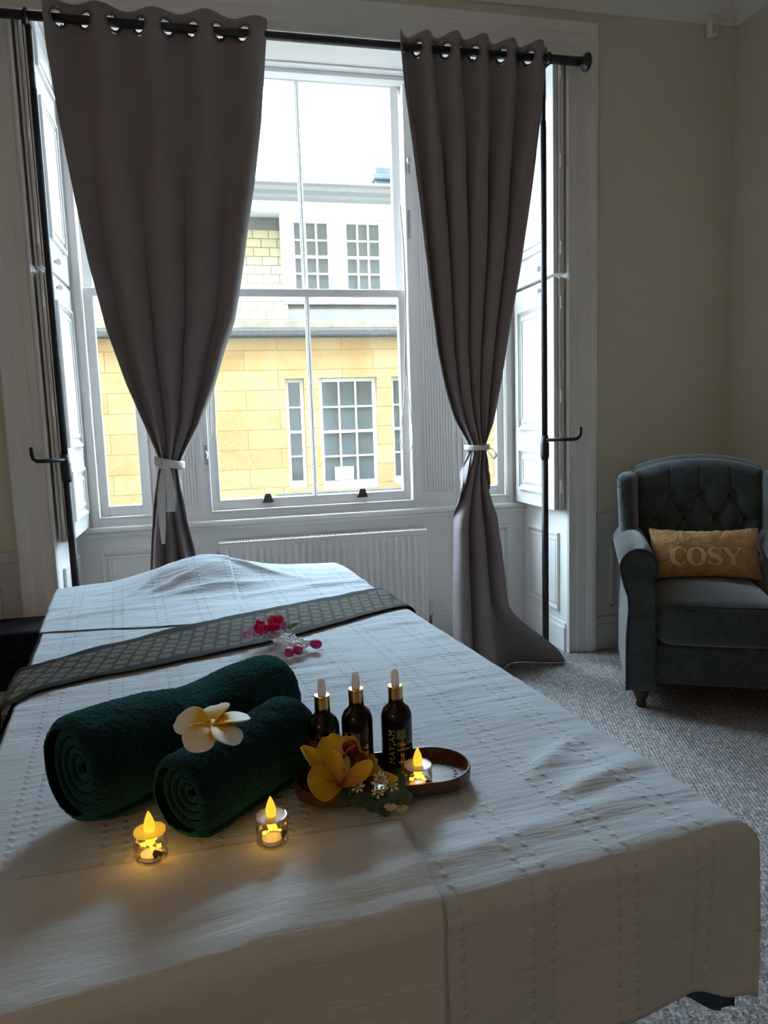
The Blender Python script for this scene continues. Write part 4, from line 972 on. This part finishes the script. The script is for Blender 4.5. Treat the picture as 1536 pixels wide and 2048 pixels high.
for (bx, by, tx, ty) in ((578, 1304, 570, 1288), (596, 1299, 585, 1286), (632, 1288, 606, 1284)):
    c = gp(bx, by, -.0035); e = gp(tx, ty, -.002); d = (c - e).normalized()
    mm = MB().ball(c, (.014, .0105, .0105), 16, 10, frame_from((0, 0, 0), d, up_).to_3x3()); rb = obj('rosebud', mm, rose_m, gar, smooth=True)
    for k in range(4):
        a = k * PI / 2; y_ = d.cross(up_).normalized(); z_ = y_.cross(d); w_ = y_ * math.cos(a) + z_ * math.sin(a); place_petal('rose_petal', rb, frame_from(c - d * .014 + w_ * .006, d + w_ * .12, w_), rose_m, solid=.0007, sub=0, L=.026, W=.010, curl=-.3, cup=-.4, tip=1.2)
    obj('stalk', MB().tube([e, c - d * .012], .0025, 8).ball(c - d * .016, (.006, .006, .006), 8, 6), bud_m, gar, smooth=True)

# ------------------------------------------------------------------ armchair
ch = thing('armchair', 'dark teal-grey buttoned wing armchair in the corner by the window', 'armchair', (2.038, 2.72, 0), math.radians(-27.5))
def loc(name, mb, m, parent=ch, **kw): return obj(name, mb, m, parent, local=True, **kw)
def rbox(x0, x1, y0, y1, z0, z1, crown=0.0, n=14, r=.04, bow=0.0):
    """soft upholstered block: superellipse box with a crowned top"""
    mm = MB(); cx_, cy_, cz_ = (x0 + x1) / 2, (y0 + y1) / 2, (z0 + z1) / 2; hx, hy, hz = (x1 - x0) / 2, (y1 - y0) / 2, (z1 - z0) / 2
    bm = bmesh.new(); bmesh.ops.create_cube(bm, size=2); bmesh.ops.subdivide_edges(bm, edges=bm.edges, cuts=n, use_grid_fill=True)
    idx = {v_: i for i, v_ in enumerate(bm.verts)}; vs = []
    for v_ in bm.verts:
        p = [v_.co.x * hx, v_.co.y * hy, v_.co.z * hz]; h_ = (hx, hy, hz); inner = [max(-(h_[i] - r), min(h_[i] - r, p[i])) for i in range(3)]
        d = Vector([p[i] - inner[i] for i in range(3)]); 
        if d.length > 0: d = d.normalized() * r
        q_ = [inner[i] + d[i] for i in range(3)]
        fx_, fy_ = max(0, 1 - v_.co.x ** 2), max(0, 1 - v_.co.y ** 2)
        if v_.co.z > 0: q_[2] += crown * fx_ * fy_ * v_.co.z
        if v_.co.y < 0: q_[1] -= bow * fx_ * -v_.co.y
        vs.append((cx_ + q_[0], cy_ + q_[1], cz_ + q_[2]))
    fs = [tuple(idx[v_] for v_ in f_.verts) for f_ in bm.faces]; bm.free(); mm.add(vs, fs); return mm
loc('base', rbox(-.27, .27, -.318, .33, .105, .275, n=10, r=.02), uphol, smooth=True)
sc_ = loc('seat_cushion', rbox(-.230, .230, -.345, .20, .272, .445, .028, 20, .045, .012), uphol, smooth=True)
pp = [(-.222, -.335, .433), (-.17, -.348, .437), (0, -.360, .440), (.17, -.348, .437), (.222, -.335, .433)]
loc('piping', MB().tube(pp, .005, 8), uphol_d, sc_, smooth=True)
# arms: rolled section swept from front to back
def arm_section(sg):
    pts = [(-.345, .082), (-.345, .30), (-.337, .42), (-.340, .47), (-.356, .515)]
    for k in range(15): a = math.radians(205 - k * 17.5); pts.append((-.302 + .070 * math.cos(a), .586 + .074 * math.sin(a)))
    pts += [(-.236, .50), (-.238, .36), (-.236, .20), (-.236, .082)]
    return [(sg * -p[0] if sg > 0 else p[0], p[1]) for p in pts]
for sg in (-1, 1):
    sec = arm_section(sg); n = len(sec); mm = MB(); ys = [-.338, -.332, -.20, -.05, .10, .25]
    for i, y in enumerate(ys):
        k = .97 if i == 0 else 1.0; cxs = sum(p[0] for p in sec) / n; czs = sum(p[1] for p in sec) / n
        mm.v += [(cxs + (p[0] - cxs) * k, y, czs + (p[1] - czs) * k + (.004 * i if p[1] > .45 else 0)) for p in sec]
    for j in range(len(ys) - 1):
        for k in range(n): mm.f.append((j * n + k, j * n + (k + 1) % n, (j + 1) * n + (k + 1) % n, (j + 1) * n + k))
    mm.f.append(tuple(range(n))[::-1]); mm.f.append(tuple((len(ys) - 1) * n + k for k in range(n)))
    ao = loc('arm', mm, uphol, smooth=True, bevel=0)
    md = ao.modifiers.new('split', 'EDGE_SPLIT'); md.split_angle = .9
    loc('piping', MB().tube([(p[0], -.337, p[1]) for p in sec], .0055, 8), uphol_d, ao, smooth=True)
# back
hb = .272
def backz(x): return .975 - .050 * (abs(x) / hb) ** 2.2
btn = [(-.125, .805), (0.0, .812), (.13, .808)] + [(-.19, .70), (-.062, .705), (.066, .705), (.195, .70)] + [(-.125, .60), (0, .60), (.13, .60)]
seams = []
r1, r2, r3 = btn[:3], btn[3:7], btn[7:]
for i, b_ in enumerate(r1): seams += [(b_, r2[i]), (b_, r2[i + 1])]
for i, b_ in enumerate(r3): seams += [(b_, r2[i]), (b_, r2[i + 1])]
seams += [(r2[0], (-.30, .70)), (r2[3], (.30, .70))]
def segd(x, z, a, b):
    ax, az, bx, bz = *a, *b; dx, dz = bx - ax, bz - az; t_ = max(0, min(1, ((x - ax) * dx + (z - az) * dz) / (dx * dx + dz * dz))); return math.hypot(x - ax - t_ * dx, z - az - t_ * dz)
def backf(x, z):
    d = .040
    ds = min(segd(x, z, a, b) for a, b in seams); d -= .010 * math.exp(-(ds / .008) ** 2)
    dv = min(segd(x, z, b_, (b_[0], .99)) for b_ in r1); d -= .0035 * math.exp(-(dv / .005) ** 2)
    db = min(math.hypot(x - b_[0], z - b_[1]) for b_ in btn); d -= .030 * math.exp(-(db / .022) ** 2)
    d += .007 * math.sin(min(1, ds / .05) * PI / 2)
    e = min(1, (hb - abs(x)) / .05, max(0, (backz(x) - z)) / .05); d *= math.sqrt(max(0, 1 - (1 - max(e, 0)) ** 2)); return d
def backP(u, v):
    x = -hb + 2 * hb * u; z = .40 + (backz(x) - .40) * v; lean = .20 + .10 * (z - .40) / .57
    return (x, lean - backf(x, z), z)
bk = MB().grid(backP, 110, 110); bo = loc('backrest', bk, uphol, smooth=True)
def backB(u, v):
    x = -hb + 2 * hb * u; z = .30 + (backz(x) - .30) * v; return (x, .20 + .10 * (z - .4) / .57 + .085, z)
mm = MB().grid(backB, 30, 30)
mm.grid(lambda u, v: (lambda x: (x, .30 + .085 * v - .0, backz(x) + .016 * math.sin(PI * v)))(-hb + 2 * hb * u), 30, 8)
for sx in (-1, 1): mm.grid(lambda u, v, sx=sx: (sx * hb, .20 + .10 * ((.40 + (backz(hb) - .40) * v) - .4) / .57 + .085 * u, .40 + (backz(hb) - .40) * v), 4, 20)
loc('back_shell', mm, uphol, bo, smooth=True)
for b_ in btn[:7]:
    lean = .20 + .10 * (b_[1] - .40) / .57; loc('button', MB().ball((b_[0], lean - backf(*b_) - .003, b_[1]), (.011, .006, .011), 12, 8), uphol_d, bo, smooth=True)
# wings
for sg in (-1, 1):
    def W(u, v, sg=sg):
        a = 2 * PI * u; z = .60 + (.325) * v
        fy_ = .055 + .055 * v + .015 * math.sin(PI * v); by = .30 + .03 * v; cy_ = (fy_ + by) / 2; hy = (by - fy_) / 2
        ct, st_ = math.cos(a), math.sin(a); e = .55
        xx = .043 * math.copysign(abs(ct) ** e, ct); yy = hy * math.copysign(abs(st_) ** .75, st_)
        end = 1.0
        if v > .88: end = math.sqrt(max(0, 1 - ((v - .88) / .12) ** 2))
        flare = .018 * math.exp(-((yy + hy) / .07) ** 2) * (.4 + v)
        return (sg * (.305 + flare) + xx * max(end, .05), cy_ + yy * max(.12, .35 + .65 * end), z - (0.0 if v < 1 else 0))
    wo = loc("wing", MB().grid(W, 40, 40, True), uphol, smooth=True)
    w_top = MB().tube([(sg * .362, .115, .905), (sg * .345, .098, .885), (sg * .315, .092, .872)], .0022, 6).tube([(sg * .362, .112, .868), (sg * .340, .090, .850), (sg * .312, .086, .846)], .0022, 6)
    loc('pleat', w_top, uphol_d, wo)
for sx, sy in ((-.285, -.285), (.285, -.285), (-.285, .29), (.285, .29)):
    loc('leg', MB().lathe([(.018, 0), (.021, .004), (.022, .016), (.016, .022), (.020, .030), (.029, .050), (.033, .068), (.033, .082), (.026, .086), (.026, .106)], 24, (sx, sy, .001)), dark_wood, smooth=True)

# cushion with raised word
cM = wm(ch) @ Matrix.Translation((.0, .060, .574)) @ Matrix.Rotation(math.radians(4), 4, 'Z') @ Matrix.Rotation(math.radians(-21), 4, 'X')
cu = thing('cushion', 'tan plush rectangular cushion reading COSY on the armchair seat', 'cushion', tuple(cM @ Vector((0, 0, -.1))))
CW, CHH, CT = .228, .115, .055
def cth(a, b): return CT * (max(0, 1 - abs(a) ** 2.6) * max(0, 1 - abs(b) ** 2.6)) ** .5
def cpt(a, b, sgn, off=0.0):
    x = CW * a * (1 - .05 * (1 - b * b) * abs(a)); z = CHH * b * (1 - .14 * (1 - a * a) * abs(b)) ; h = cth(a, b)
    f_ = .003 * fbm(x * 30, z * 30, 3) + .0022 * noise.noise(Vector((x * 160, z * 160, 1))) + .0012 * noise.noise(Vector((x * 420, z * 420, 2)))
    return Vector((x + f_ * .3, sgn * (h + f_ * min(1, h / .01)) + off, z + f_ * (abs(b) ** 4)))
mm = MB(); mm.grid(lambda u, v: cpt(2 * u - 1, 2 * v - 1, -1), 170, 90); mm.grid(lambda u, v: cpt(2 * u - 1, 2 * v - 1, 1), 60, 36); mm.xf(cM); co = obj('plush_cover', mm, fur, cu, smooth=True)
LET = MB()
def stroke(pts, ws, n=28):
    P_ = [Vector((*p, 0)) for p in pts]; k = len(P_) - 1
    def cr(t):
        t = min(max(t, 0), 1); i = min(int(t * k), k - 1); f = t * k - i; a, b, c, d = P_[max(i - 1, 0)], P_[i], P_[i + 1], P_[min(i + 2, k)]
        return .5 * ((2 * b) + (c - a) * f + (2 * a - 5 * b + 4 * c - d) * f * f + (3 * b - a - 3 * c + d) * f ** 3)
    def P(u, v):
        c = cr(v); tg = cr(v + .01) - cr(v - .01); nn_ = Vector((-tg.y, tg.x, 0)).normalized(); w = interp(v, [(i / (len(ws) - 1), q_) for i, q_ in enumerate(ws)]); p = c + nn_ * w * (2 * u - 1)
        a, b = p.x / CW, p.y / CHH; return Vector((p.x, -(cth(a, b)) - .0042 - .0006 * (1 - (2 * u - 1) ** 2), p.y))
    LET.grid(P, 6, n)
S_ = .071
def pl(x0, pts): return [(x0 + p[0] * S_, -.058 + p[1] * S_ * 1.05) for p in pts]
x = -.148; stroke(pl(x, [(.82, .80), (.62, .97), (.38, .97), (.14, .78), (.08, .5), (.14, .22), (.38, .03), (.64, .04), (.86, .24)]), [.002, .003, .006, .010, .011, .010, .006, .003, .002]); stroke(pl(x, [(.84, 1.0), (.84, .70)]), [.0025, .0025], 4)
x = -.081; stroke(pl(x, [(.5, .99), (.2, .86), (.08, .5), (.2, .14), (.5, .01), (.80, .14), (.92, .5), (.80, .86), (.5, .99)]), [.003, .008, .011, .008, .003, .008, .011, .008, .003], 48)
x = -.005; stroke(pl(x, [(.78, .80), (.60, .96), (.36, .96), (.18, .78), (.28, .58), (.60, .44), (.80, .24), (.62, .04), (.36, .02), (.12, .22)]), [.002, .003, .005, .009, .011, .011, .009, .005, .003, .002], 48); stroke(pl(x, [(.80, 1.0), (.80, .72)]), [.0025, .0025], 4); stroke(pl(x, [(.12, .30), (.12, 0)]), [.0025, .0025], 4)
x = .062; stroke(pl(x, [(.10, .97), (.34, .70), (.56, .45)]), [.008, .008, .008]); stroke(pl(x, [(1.0, .97), (.78, .70), (.56, .45)]), [.003, .003, .003]); stroke(pl(x, [(.56, .48), (.56, .02)]), [.0075, .0075]); stroke(pl(x, [(-.08, .97), (.36, .97)]), [.0025, .0025], 6); stroke(pl(x, [(.80, .97), (1.14, .97)]), [.0025, .0025], 6); stroke(pl(x, [(.34, .02), (.78, .02)]), [.0025, .0025], 6)
LET.xf(cM); obj('lettering', LET, letter_m, cu, smooth=True)

# ------------------------------------------------------------------ bench at the left, sensor on the wall
be = thing('bench', 'low black leather bench against the wall left of the bed', 'bench', (-1.15, 3.15, 0))
obj('seat_pad', MB().box(-1.72, -.66, 3.02, 3.285, .31, .43), leather, be, bevel=.02, seg=4)
obj('seat_base', MB().box(-1.71, -.67, 3.025, 3.285, .20, .31), leather, be, bevel=.006)
for x in (-1.68, -.72):
    for y in (3.05, 3.24): obj('leg', MB().box(x - .02, x + .02, y - .02, y + .02, 0, .20), dark_wood, be, bevel=.003)
dp = at_y(1427, 52, YW - .03)
se = thing('motion_sensor', 'small white alarm sensor high on the wall in the corner', 'sensor', (dp.x, YW - .02, dp.z))
obj('sensor_body', MB().box(dp.x - .026, dp.x + .026, YW - .045, YW - .001, dp.z - .05, dp.z + .045), ceil_m, se, bevel=.014, seg=4)
obj('sensor_lens', MB().box(dp.x - .018, dp.x + .018, YW - .049, YW - .044, dp.z - .038, dp.z + .0), dado_m, se, bevel=.004)

# ------------------------------------------------------------------ across the street
FY = 11.0; GZ = -4.6
struct('wall_exterior_sky_block', MB().box(-16, 16, 3.7, 4.15, ZC + .15, 16).box(-16, XL - .2, 3.7, 4.15, GZ, ZC + .15).box(XR + .2, 16, 3.7, 4.15, GZ, ZC + .15).box(-16, 16, 3.7, 4.15, GZ, -.12), stone)  # unseen front of this building, added tall to keep skylight off the facade opposite
struct('street', MB().box(-30, 30, 4.3, 40, GZ - .2, GZ), asphalt)
bl = thing('stone_building', 'golden sandstone building with a slate mansard roof across the street', 'building', (1.5, 12.5, GZ))
W1, W2, W3 = (1.12, 1.40, .20, 1.83), (1.62, 2.50, .17, 1.83), (2.72, 3.00, .20, 1.83)
def wall_with_holes(mm, X0, X1, Z0, Z1, ya, yb, holes):
    xs = sorted({X0, X1, *[h_[0] for h_ in holes], *[h_[1] for h_ in holes]}); zs = sorted({Z0, Z1, *[h_[2] for h_ in holes], *[h_[3] for h_ in holes]})
    for i in range(len(xs) - 1):
        for j in range(len(zs) - 1):
            cx_, cz_ = (xs[i] + xs[i + 1]) / 2, (zs[j] + zs[j + 1]) / 2
            if any(h_[0] < cx_ < h_[1] and h_[2] < cz_ < h_[3] for h_ in holes): continue
            mm.box(xs[i], xs[i + 1], ya, yb, zs[j], zs[j + 1])
mm = MB(); wall_with_holes(mm, -9, 12, GZ, 2.42, FY, FY + .35, (W1, W2, W3)); obj('stone_wall', mm, stone, bl)
obj('window_sill', MB().box(.92, 3.25, FY - .07, FY + .1, .02, .155), lead, bl, bevel=.01)
def far_window(h_, cols, rows, y, glass_m=far_glass, ends=None):
    x0, x1, z0, z1 = h_; mm = MB(); fw = .055; ring(mm, x0, x1, z0, z1, fw, y, y + .09, .12, fw)
    zm = (z0 + .12 + z1 - fw) / 2; mm.box(x0 + fw, x1 - fw, y + .01, y + .08, zm - .022, zm + .022)
    for c in range(1, cols): xx = x0 + fw + (x1 - x0 - 2 * fw) * c / cols; mm.box(xx - .014, xx + .014, y + .02, y + .06, z0 + .1, z1 - .04)
    for r in range(1, rows):
        if r * 2 == rows: continue
        zz = z0 + .12 + (z1 - fw - z0 - .12) * r / rows; mm.box(x0 + fw, x1 - fw, y + .02, y + .06, zz - .014, zz + .014)
    wo = obj('window', mm, out_white, bl, bevel=.006); obj('pane', MB().box(x0 + .04, x1 - .04, y + .05, y + .056, z0 + .1, z1 - .04), glass_m, wo); return wo
far_window(W1, 1, 4, FY + .10); wx = far_window(W2, 3, 4, FY + .10); far_window(W3, 1, 4, FY + .10)
obj('cream_card', MB().box(1.83, 2.12, FY + .135, FY + .148, .30, .50), card_m, wx)
obj('gutter', MB().box(-9, 12, FY - .14, FY + .30, 2.415, 2.535), dark_lead, bl, bevel=.03)
obj('coping', MB().box(-9, 12, FY - .06, FY + .6, 2.535, 2.66), simple_noise_mat('coping_slate', (0.14, 0.125, 0.10), (0.21, 0.19, 0.155), 5, .9), bl, bevel=.02)
# mansard slope left and right of the dormer, lead apron, dormer
mm = MB()
for x0, x1 in ((-9, 1.24), (6.2, 12)): mm.prism([(FY + .12, 2.66), (FY + .55, 4.22), (FY + .75, 4.22), (FY + .75, 2.66)], 'x', x0, x1)
obj('slate_roof', mm, slate, bl)
obj('lead_apron', MB().prism([(FY + .10, 2.66), (FY + .24, 2.92), (FY + .5, 2.92), (FY + .5, 2.66)], 'x', 1.24, 6.2), lead, bl)
D = ((1.335, 1.94, 3.02, 4.16), (2.12, 2.73, 3.02, 4.16), (2.93, 3.54, 3.02, 4.16), (3.72, 4.33, 3.02, 4.16), (4.5, 5.1, 3.02, 4.16), (5.3, 5.9, 3.02, 4.16)); DY = FY + .26
mm = MB(); wall_with_holes(mm, 1.19, 6.2, 2.92, 4.24, DY, DY + .14, D); obj('dormer_front', mm, out_white, bl)
obj('dormer_sill', MB().box(1.16, 6.24, DY - .09, DY + .03, 2.92, 2.985), out_white, bl, bevel=.01)
for d_ in D: far_window((d_[0], d_[1], d_[2], d_[3]), 3, 4, DY + .03)
obj('frieze', MB().box(-9, 12, FY + .16, FY + .55, 4.22, 4.37), out_white, bl, bevel=.01)
obj('cornice', MB().prism([(FY + .16, 4.37), (FY + .10, 4.40), (FY + .08, 4.44), (FY - .02, 4.47), (FY - .04, 4.52), (FY - .10, 4.545), (FY - .10, 4.58), (FY + .8, 4.62), (FY + .8, 4.37)], 'x', -9, 12), cornice_m, bl)
obj('upper_roof', MB().box(-9, 12, FY + .5, FY + 6, 2.6, 4.5), lead, bl)
c0, c1 = at_y(752, 372, 13.0), at_y(752, 333, 13.0); cw = 1.1
obj('chimney', MB().box(c0.x, c0.x + cw, 13.0, 13.7, 4.5, c1.z - .22).box(c0.x - .05, c0.x + cw + .05, 12.95, 13.75, c1.z - .22, c1.z - .12).box(c0.x, c0.x + cw, 13.0, 13.7, c1.z - .12, c1.z), chim_m, bl, bevel=.02)
